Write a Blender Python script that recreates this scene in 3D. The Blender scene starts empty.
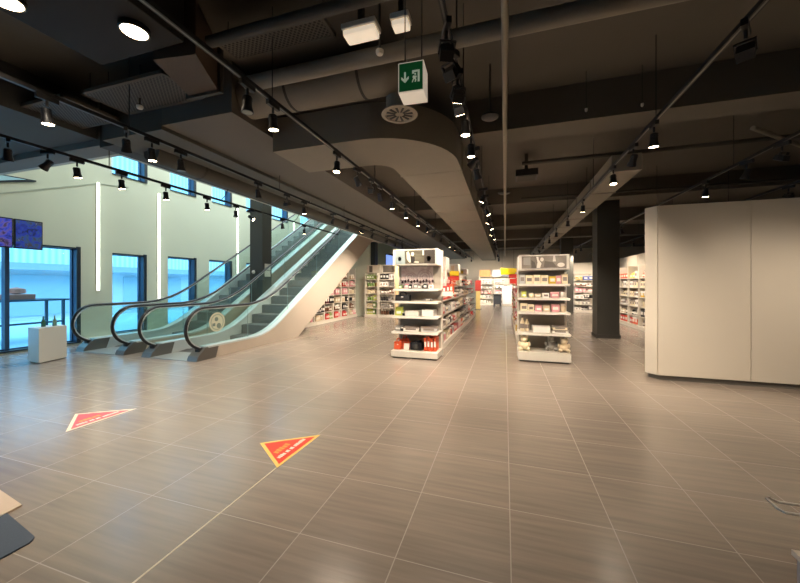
import bpy, bmesh, math, random
from mathutils import Vector, Matrix
random.seed(7)
scn = bpy.context.scene
COL = scn.collection
PI = math.pi

# ------------------------------------------------------------------ colours / materials
def lin(h):
    h = h.lstrip('#')
    out = []
    for i in (0, 2, 4):
        v = int(h[i:i+2], 16) / 255
        out.append(v/12.92 if v <= 0.04045 else ((v+0.055)/1.055)**2.4)
    return tuple(out) + (1,)

MATS = {}
def mat(name, color='#808080', rough=0.5, metal=0.0, emit=0.0, emit_color=None, noise=0.0, scale=20, spec=0.5):
    if name in MATS: return MATS[name]
    m = bpy.data.materials.new(name); m.use_nodes = True
    nt = m.node_tree; b = nt.nodes['Principled BSDF']
    c = lin(color)
    b.inputs['Base Color'].default_value = c
    b.inputs['Roughness'].default_value = rough
    b.inputs['Metallic'].default_value = metal
    b.inputs['Specular IOR Level'].default_value = spec
    if emit:
        b.inputs['Emission Color'].default_value = lin(emit_color or color)
        b.inputs['Emission Strength'].default_value = emit
    if noise:
        n = nt.nodes.new('ShaderNodeTexNoise'); n.inputs['Scale'].default_value = scale
        n.inputs['Detail'].default_value = 4
        tc = nt.nodes.new('ShaderNodeTexCoord'); nt.links.new(tc.outputs['Object'], n.inputs['Vector'])
        mx = nt.nodes.new('ShaderNodeMix'); mx.data_type = 'RGBA'
        mx.inputs[6].default_value = tuple(v*(1-noise) for v in c[:3]) + (1,)
        mx.inputs[7].default_value = tuple(min(1, v*(1+noise)) for v in c[:3]) + (1,)
        nt.links.new(n.outputs['Fac'], mx.inputs[0]); nt.links.new(mx.outputs[2], b.inputs['Base Color'])
    MATS[name] = m
    return m

def glass(name, tint, refl, rough=0.02):
    if name in MATS: return MATS[name]
    m = bpy.data.materials.new(name); m.use_nodes = True
    nt = m.node_tree
    for n in list(nt.nodes): nt.nodes.remove(n)
    out = nt.nodes.new('ShaderNodeOutputMaterial')
    tr = nt.nodes.new('ShaderNodeBsdfTransparent'); tr.inputs[0].default_value = lin(tint)
    gl = nt.nodes.new('ShaderNodeBsdfGlossy'); gl.inputs['Roughness'].default_value = rough
    gl.inputs['Color'].default_value = (0.85, 0.95, 0.95, 1)
    lw = nt.nodes.new('ShaderNodeLayerWeight'); lw.inputs['Blend'].default_value = 0.5
    pw_ = nt.nodes.new('ShaderNodeMath'); pw_.operation = 'POWER'; pw_.inputs[1].default_value = 4.0
    fr = nt.nodes.new('ShaderNodeMath'); fr.operation = 'MULTIPLY'; fr.inputs[1].default_value = 0.55
    nt.links.new(lw.outputs['Facing'], pw_.inputs[0]); nt.links.new(pw_.outputs[0], fr.inputs[0])
    ad = nt.nodes.new('ShaderNodeMath'); ad.operation = 'ADD'; ad.inputs[1].default_value = refl; ad.use_clamp = True
    mx = nt.nodes.new('ShaderNodeMixShader')
    nt.links.new(fr.outputs[0], ad.inputs[0]); nt.links.new(ad.outputs[0], mx.inputs[0])
    nt.links.new(tr.outputs[0], mx.inputs[1]); nt.links.new(gl.outputs[0], mx.inputs[2])
    nt.links.new(mx.outputs[0], out.inputs[0])
    MATS[name] = m
    return m

def floor_material():
    m = bpy.data.materials.new('porcelain_tile'); m.use_nodes = True
    nt = m.node_tree; b = nt.nodes['Principled BSDF']; L = nt.links.new
    tc = nt.nodes.new('ShaderNodeTexCoord')
    def grid_line(axis, off, size, w):
        sep = nt.nodes.new('ShaderNodeSeparateXYZ'); L(tc.outputs['Object'], sep.inputs[0])
        a = nt.nodes.new('ShaderNodeMath'); a.operation = 'SUBTRACT'; L(sep.outputs[axis], a.inputs[0]); a.inputs[1].default_value = off
        d = nt.nodes.new('ShaderNodeMath'); d.operation = 'DIVIDE'; L(a.outputs[0], d.inputs[0]); d.inputs[1].default_value = size
        p = nt.nodes.new('ShaderNodeMath'); p.operation = 'PINGPONG'; L(d.outputs[0], p.inputs[0]); p.inputs[1].default_value = 0.5
        l = nt.nodes.new('ShaderNodeMath'); l.operation = 'LESS_THAN'; L(p.outputs[0], l.inputs[0]); l.inputs[1].default_value = w/size
        fl = nt.nodes.new('ShaderNodeMath'); fl.operation = 'FLOOR'; L(d.outputs[0], fl.inputs[0])
        return l, fl
    lx, fx = grid_line('X', 0.03, 0.6, 0.003)
    ly, fy = grid_line('Y', 1.73, 0.6, 0.0026)
    mxl = nt.nodes.new('ShaderNodeMath'); mxl.operation = 'MAXIMUM'; L(lx.outputs[0], mxl.inputs[0]); L(ly.outputs[0], mxl.inputs[1])
    # per tile value
    cmb = nt.nodes.new('ShaderNodeCombineXYZ'); L(fx.outputs[0], cmb.inputs[0]); L(fy.outputs[0], cmb.inputs[1])
    wn = nt.nodes.new('ShaderNodeTexWhiteNoise'); wn.noise_dimensions = '3D'; L(cmb.outputs[0], wn.inputs['Vector'])
    # streaks along X, shifted per tile
    mp = nt.nodes.new('ShaderNodeMapping'); mp.inputs['Scale'].default_value = (0.9, 16, 1); L(tc.outputs['Object'], mp.inputs[0])
    va = nt.nodes.new('ShaderNodeVectorMath'); va.operation = 'ADD'; L(mp.outputs[0], va.inputs[0])
    vs = nt.nodes.new('ShaderNodeVectorMath'); vs.operation = 'SCALE'; L(wn.outputs['Color'], vs.inputs[0]); vs.inputs['Scale'].default_value = 7.0
    L(vs.outputs[0], va.inputs[1])
    nz = nt.nodes.new('ShaderNodeTexNoise'); nz.inputs['Scale'].default_value = 1.6; nz.inputs['Detail'].default_value = 5; L(va.outputs[0], nz.inputs['Vector'])
    rp = nt.nodes.new('ShaderNodeValToRGB')
    rp.color_ramp.elements[0].position = 0.28; rp.color_ramp.elements[0].color = lin('#83776d')
    rp.color_ramp.elements[1].position = 0.66; rp.color_ramp.elements[1].color = lin('#94877a')
    L(nz.outputs['Fac'], rp.inputs[0])
    mr = nt.nodes.new('ShaderNodeMapRange'); mr.inputs['To Min'].default_value = 0.97; mr.inputs['To Max'].default_value = 1.03; L(wn.outputs['Value'], mr.inputs[0])
    hv = nt.nodes.new('ShaderNodeHueSaturation'); L(rp.outputs[0], hv.inputs['Color']); L(mr.outputs[0], hv.inputs['Value'])
    mix = nt.nodes.new('ShaderNodeMix'); mix.data_type = 'RGBA'; L(mxl.outputs[0], mix.inputs[0])
    L(hv.outputs[0], mix.inputs[6]); mix.inputs[7].default_value = lin('#9b8f82')
    L(mix.outputs[2], b.inputs['Base Color'])
    ro = nt.nodes.new('ShaderNodeMapRange'); ro.inputs['To Min'].default_value = 0.2; ro.inputs['To Max'].default_value = 0.26; L(nz.outputs['Fac'], ro.inputs[0])
    rm = nt.nodes.new('ShaderNodeMath'); rm.operation = 'MULTIPLY_ADD'; rm.inputs[1].default_value = .25; L(mxl.outputs[0], rm.inputs[0]); L(ro.outputs[0], rm.inputs[2])
    L(rm.outputs[0], b.inputs['Roughness'])
    b.inputs['Specular IOR Level'].default_value = 0.85
    return m

def mesh_grille_material():
    """perforated painted sheet: a grid of dark holes, colour that stays put"""
    m = bpy.data.materials.new('perforated_sheet'); m.use_nodes = True
    nt = m.node_tree; b = nt.nodes['Principled BSDF']; L = nt.links.new
    tc = nt.nodes.new('ShaderNodeTexCoord')
    mp = nt.nodes.new('ShaderNodeMapping'); mp.inputs['Scale'].default_value = (30, 30, 30); mp.inputs['Rotation'].default_value = (0, 0, 0.78); L(tc.outputs['Object'], mp.inputs[0])
    vo = nt.nodes.new('ShaderNodeTexVoronoi'); vo.inputs['Randomness'].default_value = 0.0; vo.inputs['Scale'].default_value = 1.0; L(mp.outputs[0], vo.inputs['Vector'])
    rp = nt.nodes.new('ShaderNodeValToRGB'); rp.color_ramp.elements[0].position = 0.34; rp.color_ramp.elements[0].color = lin('#141310')
    rp.color_ramp.elements[1].position = 0.42; rp.color_ramp.elements[1].color = lin('#55504a')
    L(vo.outputs['Distance'], rp.inputs[0]); L(rp.outputs[0], b.inputs['Base Color'])
    b.inputs['Roughness'].default_value = 0.7
    return m

def picture_material(name, stops, scale, seed, emit=0.0, dist=1.2):
    m = bpy.data.materials.new(name); m.use_nodes = True
    nt = m.node_tree; b = nt.nodes['Principled BSDF']; L = nt.links.new
    tc = nt.nodes.new('ShaderNodeTexCoord')
    mp = nt.nodes.new('ShaderNodeMapping'); mp.inputs['Location'].default_value = (seed, seed*1.7, seed*.3); L(tc.outputs['Object'], mp.inputs[0])
    nz = nt.nodes.new('ShaderNodeTexNoise'); nz.inputs['Scale'].default_value = scale; nz.inputs['Detail'].default_value = 3
    nz.inputs['Distortion'].default_value = dist; L(mp.outputs[0], nz.inputs['Vector'])
    rp = nt.nodes.new('ShaderNodeValToRGB')
    while len(rp.color_ramp.elements) < len(stops): rp.color_ramp.elements.new(0.5)
    for e, (p, c) in zip(rp.color_ramp.elements, stops): e.position = p; e.color = lin(c)
    L(nz.outputs['Fac'], rp.inputs[0]); L(rp.outputs[0], b.inputs['Base Color'])
    if emit:
        L(rp.outputs[0], b.inputs['Emission Color']); b.inputs['Emission Strength'].default_value = emit
    b.inputs['Roughness'].default_value = 0.4
    return m

def rib_material(name, c1, c2, scale):
    m = bpy.data.materials.new(name); m.use_nodes = True
    nt = m.node_tree; b = nt.nodes['Principled BSDF']; L = nt.links.new
    tc = nt.nodes.new('ShaderNodeTexCoord')
    w = nt.nodes.new('ShaderNodeTexWave'); w.bands_direction = 'Y'; w.inputs['Scale'].default_value = scale; L(tc.outputs['Object'], w.inputs['Vector'])
    mx = nt.nodes.new('ShaderNodeMix'); mx.data_type = 'RGBA'; L(w.outputs['Fac'], mx.inputs[0])
    mx.inputs[6].default_value = lin(c1); mx.inputs[7].default_value = lin(c2); L(mx.outputs[2], b.inputs['Base Color'])
    b.inputs['Roughness'].default_value = 0.5
    return m

# ------------------------------------------------------------------ mesh helper
class MB:
    def __init__(s): s.bm = bmesh.new(); s.mi = 0
    def _f(s, vs):
        try:
            f = s.bm.faces.new(vs); f.material_index = s.mi; return f
        except ValueError: return None
    def box(s, x0, x1, y0, y1, z0, z1, bevel=0.0):
        v = [s.bm.verts.new(p) for p in ((x0,y0,z0),(x1,y0,z0),(x1,y1,z0),(x0,y1,z0),(x0,y0,z1),(x1,y0,z1),(x1,y1,z1),(x0,y1,z1))]
        fs = [s._f([v[i] for i in q]) for q in ((0,3,2,1),(4,5,6,7),(0,1,5,4),(1,2,6,5),(2,3,7,6),(3,0,4,7))]
        if bevel:
            es = list({e for f in fs for e in f.edges})
            r = bmesh.ops.bevel(s.bm, geom=es, offset=bevel, segments=2, affect='EDGES', profile=0.6)
            for f in r['faces']: f.material_index = s.mi
        return s
    def prism(s, poly, axis, a0, a1):
        """poly of 2-D points swept along axis from a0 to a1"""
        def P(p, a):
            if axis == 'x': return (a, p[0], p[1])
            if axis == 'y': return (p[0], a, p[1])
            return (p[0], p[1], a)
        A = [s.bm.verts.new(P(p, a0)) for p in poly]; B = [s.bm.verts.new(P(p, a1)) for p in poly]
        s._f(A[::-1]); s._f(B)
        n = len(poly)
        for i in range(n): s._f([A[i], A[(i+1) % n], B[(i+1) % n], B[i]])
        return s
    def strip(s, lo, hi, x0, x1):
        """solid between two Y-Z lines (same number of points), thick from x0 to x1"""
        n = len(lo)
        V = [[s.bm.verts.new((x, p[0], p[1])) for x in (x0, x1) for p in (l, h)] for l, h in zip(lo, hi)]
        for i in range(n-1):
            a, b = V[i], V[i+1]
            s._f([a[0], b[0], b[1], a[1]]); s._f([a[2], a[3], b[3], b[2]])
            s._f([a[1], b[1], b[3], a[3]]); s._f([a[0], a[2], b[2], b[0]])
        s._f([V[0][0], V[0][1], V[0][3], V[0][2]]); s._f([V[-1][0], V[-1][2], V[-1][3], V[-1][1]])
        return s
    def tube(s, pts, r, n=8, ry=None):
        pts = [Vector(p) for p in pts]; rings = []
        up = None
        for i, p in enumerate(pts):
            d = (pts[min(i+1, len(pts)-1)] - pts[max(i-1, 0)]).normalized()
            if up is None: up = Vector((1,0,0)) if abs(d.x) < 0.8 else Vector((0,0,1))
            u = (up - d*up.dot(d)).normalized(); w = d.cross(u); up = u
            rings.append([s.bm.verts.new(p + u*math.cos(2*PI*k/n)*r + w*math.sin(2*PI*k/n)*(ry or r)) for k in range(n)])
        for a, b in zip(rings, rings[1:]):
            for k in range(n): s._f([a[k], a[(k+1) % n], b[(k+1) % n], b[k]])
        s._f(rings[0][::-1]); s._f(rings[-1])
        return s
    def lathe(s, prof, n=16, c=(0,0,0), axis='z', closed=False):
        rings = []
        for r, h in prof:
            rg = []
            for k in range(n):
                a = 2*PI*k/n; x, y = r*math.cos(a), r*math.sin(a)
                p = (x, y, h) if axis == 'z' else ((h, x, y) if axis == 'x' else (x, h, y))
                rg.append(s.bm.verts.new((c[0]+p[0], c[1]+p[1], c[2]+p[2])))
            rings.append(rg)
        for a, b in zip(rings, rings[1:]):
            for k in range(n): s._f([a[k], a[(k+1) % n], b[(k+1) % n], b[k]])
        if closed:
            for k in range(n): s._f([rings[-1][k], rings[-1][(k+1) % n], rings[0][(k+1) % n], rings[0][k]])
        else: s._f(rings[0][::-1]); s._f(rings[-1])
        return s
    def m(s, i): s.mi = i; return s
    def mesh(s, name, mats, smooth=False):
        bmesh.ops.recalc_face_normals(s.bm, faces=s.bm.faces[:])
        me = bpy.data.meshes.new(name); s.bm.to_mesh(me); s.bm.free()
        for m_ in (mats if isinstance(mats, (list, tuple)) else [mats]): me.materials.append(m_)
        if smooth:
            for p in me.polygons: p.use_smooth = True
            try: me.set_sharp_from_angle(angle=math.radians(40))
            except Exception: pass
        return me

def worldloc(o):
    v = Vector((0,0,0))
    while o is not None: v += o.location; o = o.parent
    return v

def obj(name, mb, mats, parent=None, world=True, smooth=False, label=None):
    """link the collected mesh as ONE object; with a parent, verts given in world coordinates are made local"""
    me = mb.mesh(name, mats, smooth) if isinstance(mb, MB) else mb
    o = bpy.data.objects.new(name, me); COL.objects.link(o)
    if parent is not None:
        o.parent = parent
        if world and isinstance(mb, MB): me.transform(Matrix.Translation(-worldloc(parent)))
    if label: o['label'] = label
    return o

def empty(name, loc, rz=0.0):
    o = bpy.data.objects.new(name, None); COL.objects.link(o); o.location = loc; o.rotation_euler = (0,0,rz); o.empty_display_size = 0.1
    return o
def tag(o, label, cat, group=None):
    o['label'] = label; o['category'] = cat
    if group: o['group'] = group
    return o
def thing(name, label, cat, loc, group=None, rz=0.0): return tag(empty(name, loc, rz), label, cat, group)
def solo(name, mb, mats, label, cat, origin, group=None, smooth=False):
    o = obj(name, mb, mats, smooth=smooth)
    o.data.transform(Matrix.Translation(-Vector(origin))); o.location = origin
    return tag(o, label, cat, group)
def struct(name, mb, mats, parent=None, smooth=False):
    o = obj(name, mb, mats, parent, smooth=smooth)
    if parent is None: o['kind'] = 'structure'
    return o
def copy_tree(o, parent=None):
    c = o.copy(); COL.objects.link(c); c.parent = parent
    for ch in list(o.children): copy_tree(ch, c)
    return c
ORD = ['', 'first', 'second', 'third', 'fourth', 'fifth', 'sixth', 'seventh', 'eighth', 'ninth', 'tenth', 'eleventh', 'twelfth', 'thirteenth', 'fourteenth', 'fifteenth', 'sixteenth', 'seventeenth', 'eighteenth', 'nineteenth', 'twentieth', 'twenty-first', 'twenty-second', 'twenty-third', 'twenty-fourth', 'twenty-fifth', 'twenty-sixth']

# ------------------------------------------------------------------ palette
M_ceil = mat('ceiling_paint', '#57524a', 0.85, noise=0.06, scale=3)
M_duct = mat('duct_paint', '#7d766b', 0.7, noise=0.05, scale=4)
M_dark = mat('dark_paint', '#3b3833', 0.7)
M_black = mat('black_metal', '#15151a', 0.45)
M_wall = mat('pale_plaster', '#c9ccb9', 0.75, noise=0.02, scale=2)
M_white = mat('white_lacquer', '#dcd5ca', 0.4)
M_offw = mat('off_white_shelf', '#d3cbbe', 0.45)
M_part = mat('beige_panel', '#d0c5b4', 0.55, noise=0.02, scale=3)
M_col = mat('dark_column', '#383630', 0.6)
M_steel = mat('brushed_steel', '#d2d8d8', 0.38, 0.45)
M_truss = mat('truss_cladding', '#c2b5a6', 0.4, 0.2)
M_step = mat('step_metal', '#7a7e80', 0.5, 0.3)
M_rubber = mat('handrail_rubber', '#17191d', 0.32)
M_glass = glass('balustrade_glass', '#f3fbf9', 0.04)
M_pane = glass('window_glass', '#cfeaf6', 0.02)
M_frame = mat('window_frame_blue', '#2b4a6b', 0.4)
M_frame_d = mat('window_frame_dark', '#1c2733', 0.4)
M_led = mat('led_strip', '#ffffff', 0.5, emit=3.0, emit_color='#fdfff4')
M_lens = mat('lamp_lens', '#fff3df', 0.3, emit=22.0, emit_color='#ffe3b8')
M_lensoff = mat('lamp_glass_off', '#8d8a84', 0.2)
M_grey = mat('shelf_back_grey', '#a39a8d', 0.6)
M_kick = mat('kick_plate', '#6a645b', 0.5)
M_floor = floor_material()
M_grille = mesh_grille_material()

# ------------------------------------------------------------------ setting: floor, ceiling, walls
struct('floor', MB().box(-10.4, 10.2, -5.2, 27.4, -0.12, 0.0), M_floor)
struct('baseboard_left', MB().box(-10.1, -9.98, 5.62, 20.0, 0.0, 0.13), mat('sill_stone', '#d8d2c5', 0.5))
struct('trim_1', MB().box(-1.774, -1.762, 0.2, 2.29, -0.002, 0.0015), mat('joint_profile', '#d9cbb4', 0.35, 0.3))

ZC = 3.45                      # underside of the atrium edge
# ceiling slab (the atrium opening, x < -5.55 and y > 3.6, is left open)
struct('ceiling', MB().box(-5.55, 10.2, -5.2, 27.4, 4.1, 4.4), M_ceil)
struct('ceiling_strip', MB().box(-10.4, -5.55, -5.2, 3.6, 4.1, 4.4), M_ceil)
struct('beam_atrium_side', MB().box(-5.55, -5.25, 3.3, 20, ZC, 4.4), M_dark)
struct('beam_atrium_front', MB().box(-10.1, -5.55, 3.3, 3.6, ZC+.03, 4.4), mat('edge_trim_grey', '#6d6b66', 0.7))
struct('trim_2', MB().box(-5.62, -5.55, 3.6, 20, ZC, ZC+.12).box(-10.1, -5.55, 3.6, 3.67, ZC+.03, ZC+.15), mat('edge_pale', '#bdbdb0', 0.6))
struct('ceiling_bulkhead', MB().box(-5.25, -4.15, 3.15, 27, ZC, 4.1), mat('bulkhead_grey', '#55534d', 0.8))
struct('ceiling_bulkhead_lower', MB().box(-4.15, -3.05, 3.15, 27, ZC+.05, 4.1), mat('bulkhead_tan', '#625d56', .8))
struct('ceiling_soffit', MB().box(-10.1, -5.6, -5.0, 3.3, ZC+.12, 4.1), mat('soffit_grey', '#4b4d4b', 0.8))

# upper part of the atrium
struct('ceiling_atrium', MB().box(-10.4, -5.25, 3.6, 20.2, 8.6, 8.8), M_wall)
struct('wall_atrium_front', MB().box(-10.1, -5.25, 3.35, 3.6, 4.4, 8.6), M_wall)
struct('wall_atrium_side', MB().box(-5.5, -5.25, 3.6, 20.2, 4.4, 8.6), M_wall)
struct('wall_atrium_back', MB().box(-10.4, -5.25, 20.0, 20.2, 0, 8.6), M_wall)
struct('wall_under_stairs', MB().box(-7.0, -5.98, 14.35, 14.5, 0, ZC), M_wall)
struct('wall_back', MB().box(-10.4, 10.2, 27.2, 27.4, 0, 4.1), mat('back_wall_paint', '#b9ab98', 0.7))
struct('wall_right', MB().box(10.0, 10.2, -5.2, 27.2, 0, 4.1), M_dark)
struct('wall_front', MB().box(-10.4, 10.2, -5.2, -5.0, 0, 4.1), mat('front_wall_paint', '#9d9587', 0.7))

# left wall with window openings
WIN = [(-4.6, -1.4, .03, 2.39), (-1.0, 5.56, .03, 2.39), (6.30, 7.17, .12, 2.33), (7.86, 8.84, .12, 2.36), (9.40, 10.40, .12, 2.36), (11.2, 12.1, .12, 2.36), (12.9, 13.8, .12, 2.36),
       (6.29, 7.19, 4.45, 6.1), (7.93, 8.83, 4.45, 6.1), (9.52, 10.40, 4.45, 6.1), (11.2, 12.1, 4.45, 6.1), (12.8, 13.9, 4.45, 6.1), (15, 16.1, 4.45, 6.1)]
wl = MB()
ys = sorted({-5.2, 20.2} | {v for w in WIN for v in w[:2]}); zs = sorted({0.0, 8.6} | {v for w in WIN for v in w[2:]})
for y0, y1 in zip(ys, ys[1:]):
    z_run = None
    for z0, z1 in zip(zs, zs[1:]):
        ym, zm = (y0+y1)/2, (z0+z1)/2
        hole = any(w[0] < ym < w[1] and w[2] < zm < w[3] for w in WIN)
        if hole:
            if z_run is not None: wl.box(-10.4, -10.1, y0, y1, z_run, z0); z_run = None
        elif z_run is None: z_run = z0
    if z_run is not None: wl.box(-10.4, -10.1, y0, y1, z_run, 8.6)
struct('wall_left', wl, M_wall)
struct('trim_3', MB().prism([(3.7, 3.17), (5.92, 4.08), (6.7, 4.2), (6.7, 4.215), (5.92, 4.1), (3.7, 3.2)], 'x', -10.1, -10.085), mat('wall_joint', '#a9ae9f', 0.7))

def window(i, y0, y1, z0, z1, mull=()):
    w = obj('window_%d' % i, MB(), M_frame)
    bpy.data.objects.remove(w)
    f = MB()
    t = .05
    f.box(-10.36, -10.28, y0, y1, z1-t, z1).box(-10.36, -10.28, y0, y1, z0, z0+t).box(-10.36, -10.28, y0, y0+t, z0, z1).box(-10.36, -10.28, y1-t, y1, z0, z1)
    for a in mull: f.box(-10.37, -10.24, a-.035, a+.035, z0, z1)
    # lining of the reveal: blue jamb on the far side, dark head and near edge
    f.box(-10.28, -10.09, y1-.03, y1+.0, z0, z1)
    f.m(1).box(-10.30, -10.08, y0, y1, z1-.035, z1).box(-10.1, -10.07, y1-.06, y1+.02, z0, z1+.02).box(-10.30, -10.08, y0, y1, z0, z0+.03)
    o = struct('window_%d' % i, f, [M_frame, M_frame_d])
    obj('glass_pane', MB().box(-10.33, -10.322, y0+.02, y1-.02, z0+.02, z1-.02), M_pane, o)
for i, w in enumerate(WIN): window(i+1, *w, mull=(4.36, 2.6, .8) if i == 1 else ((-3.0,) if i == 0 else ()))
# clerestory corner seen above the screens
f = MB().prism([(3.6, 3.44), (3.6, 3.76), (4.75, 3.82), (4.75, 3.79)], 'x', -10.1, -10.07)
cw = struct('window_14', f, M_frame_d)
obj('glass_pane', MB().prism([(3.65, 3.47), (3.65, 3.74), (4.58, 3.79)], 'x', -10.068, -10.06), mat('clerestory_glass', '#a9d3e4', 0.1), cw)

# LED strips on the left wall
for k, (y, z0, z1, lb) in enumerate([(5.95, 1.31, 4.12, 'between the entrance window and the next window'), (7.55, 1.0, 4.25, 'between the second and third windows'), (10.70, .9, 4.6, 'just left of the dark column'), (14.4, 2.5, 4.6, 'right of the dark column behind escalator glass')]):
    r = thing('wall_light_strip', 'vertical white light strip on pale wall ' + lb, 'wall light', (-10.1, y, z0), 'light strips on the pale wall')
    obj('housing', MB().box(-10.1, -10.075, y-.035, y+.035, z0, z1), M_white, r)
    obj('diffuser', MB().box(-10.075, -10.05, y-.026, y+.026, z0+.01, z1-.01), M_led, r)

# ------------------------------------------------------------------ outside the windows
struct('ground', MB().box(-40, -10.4, -20, 40, -0.3, -0.14), mat('pale_paving', '#b9d6e6', 0.7, noise=.05, scale=1))
bld = thing('building', 'pale blue building with ribbed upper facade across the street outside the windows', 'building', (-20, 8, 0))
obj('upper_facade', MB().box(-20.5, -19.6, -16, 34, 2.35, 9.5), rib_material('ribbed_facade', '#b4dbe8', '#e6f5fa', 1.3), bld)
obj('canopy', MB().box(-20.5, -19.5, -16, 34, 2.1, 2.4), mat('canopy_blue', '#9fb6c4', 0.5), bld)
obj('lower_wall', MB().box(-20.5, -20.0, -16, 34, -.2, 2.1), mat('lower_facade_blue', '#c3d0d8', 0.5, noise=.15, scale=.7), bld)
for k in range(9):
    y = -12 + k*5
    d = obj('shop_window', MB().box(-20.0, -19.95, y, y+3.4, .1, 1.9), mat('far_shop_glass', '#a2bccb', 0.2), bld)
tb = thing('outdoor_table', 'dark framed outdoor table standing outside the entrance window', 'table', (-13.2, 5.9, -.14))
obj('table_top', MB().box(-13.7, -12.7, 4.6, 6.75, 1.0, 1.05), mat('table_dark', '#3a4c5c', 0.5), tb)
for x in (-13.6, -12.8):
    for y in (4.7, 6.65): obj('leg', MB().box(x-.03, x+.03, y-.03, y+.03, -.14, 1.0), MATS['table_dark'], tb)
obj('crossbar', MB().box(-12.83, -12.77, 4.7, 6.65, .35, .4), MATS['table_dark'], tb)
for k, (y, w, h, c) in enumerate([(4.75, .55, .26, '#d98a72'), (5.5, .6, .3, '#cf7b66')]):
    solo('planter', MB().box(-13.5, -12.95, y, y+w, 1.05, 1.05+h*.5, .02).lathe([(.0, h*.5), (.2, h*.6), (.18, h), (.02, h*1.15)], 12, (-13.2, y+w/2, 1.05)), mat('planter_red%d' % k, c, 0.6),
         ['low reddish planter on the outdoor table beside the window mullion', 'orange-red planter near the middle of the outdoor table'][k], 'planter', (-13.2, y+w/2, 1.05), 'planters on the outdoor table')

# ------------------------------------------------------------------ columns
c1 = thing('column', 'slim dark square column between the two escalators', 'column', (-7.31, 8.75, 0)); c1['kind'] = 'structure'
obj('shaft', MB().box(-7.575, -7.10, 8.55, 8.97, 0, 8.6, .01), M_col, c1)
c2 = thing('column', 'wide dark column left of the beige partition', 'column', (2.71, 10.75, 0)); c2['kind'] = 'structure'
obj('shaft', MB().box(2.43, 2.97, 10.45, 11.0, 0, 4.1, .01), M_col, c2)
obj('base_trim', MB().box(2.41, 2.99, 10.43, 11.02, 0, .1), M_dark, c2)
c3 = thing('column', 'far dark column behind the right end display', 'column', (2.9, 18.2, 0)); c3['kind'] = 'structure'
obj('shaft', MB().box(2.62, 3.16, 18, 18.5, 0, 4.1, .01), M_col, c3)
c4 = thing('column', 'far dark column above the shelves behind the left end display', 'column', (-6.2, 15.6, 0)); c4['kind'] = 'structure'
obj('shaft', MB().box(-6.75, -6.2, 15.6, 16.0, 0, 3.6, .01), M_col, c4)

sp = thing('wall_plate', 'pale square control plate on the right face of the dark escalator column', 'plate', (-7.1, 8.76, 1.95))
obj('plate', MB().box(-7.10, -7.085, 8.64, 8.9, 1.72, 2.12, .005), M_white, sp)
obj('slot', MB().box(-7.085, -7.08, 8.68, 8.9, 1.91, 1.925), M_dark, sp)
lp = thing('dome_camera', 'small white dome on the front face of the dark escalator column', 'camera', (-7.40, 8.55, 1.86))
obj('wall_mount', MB().lathe([(.075, 0), (.075, -.03), (.06, -.035)], 18, (-7.40, 8.55, 1.86), 'y'), M_black, lp)
obj('dome', MB().lathe([(.058, -.03), (.052, -.06), (.03, -.08), (.006, -.086)], 16, (-7.40, 8.55, 1.86), 'y'), M_white, lp, smooth=True)

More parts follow.
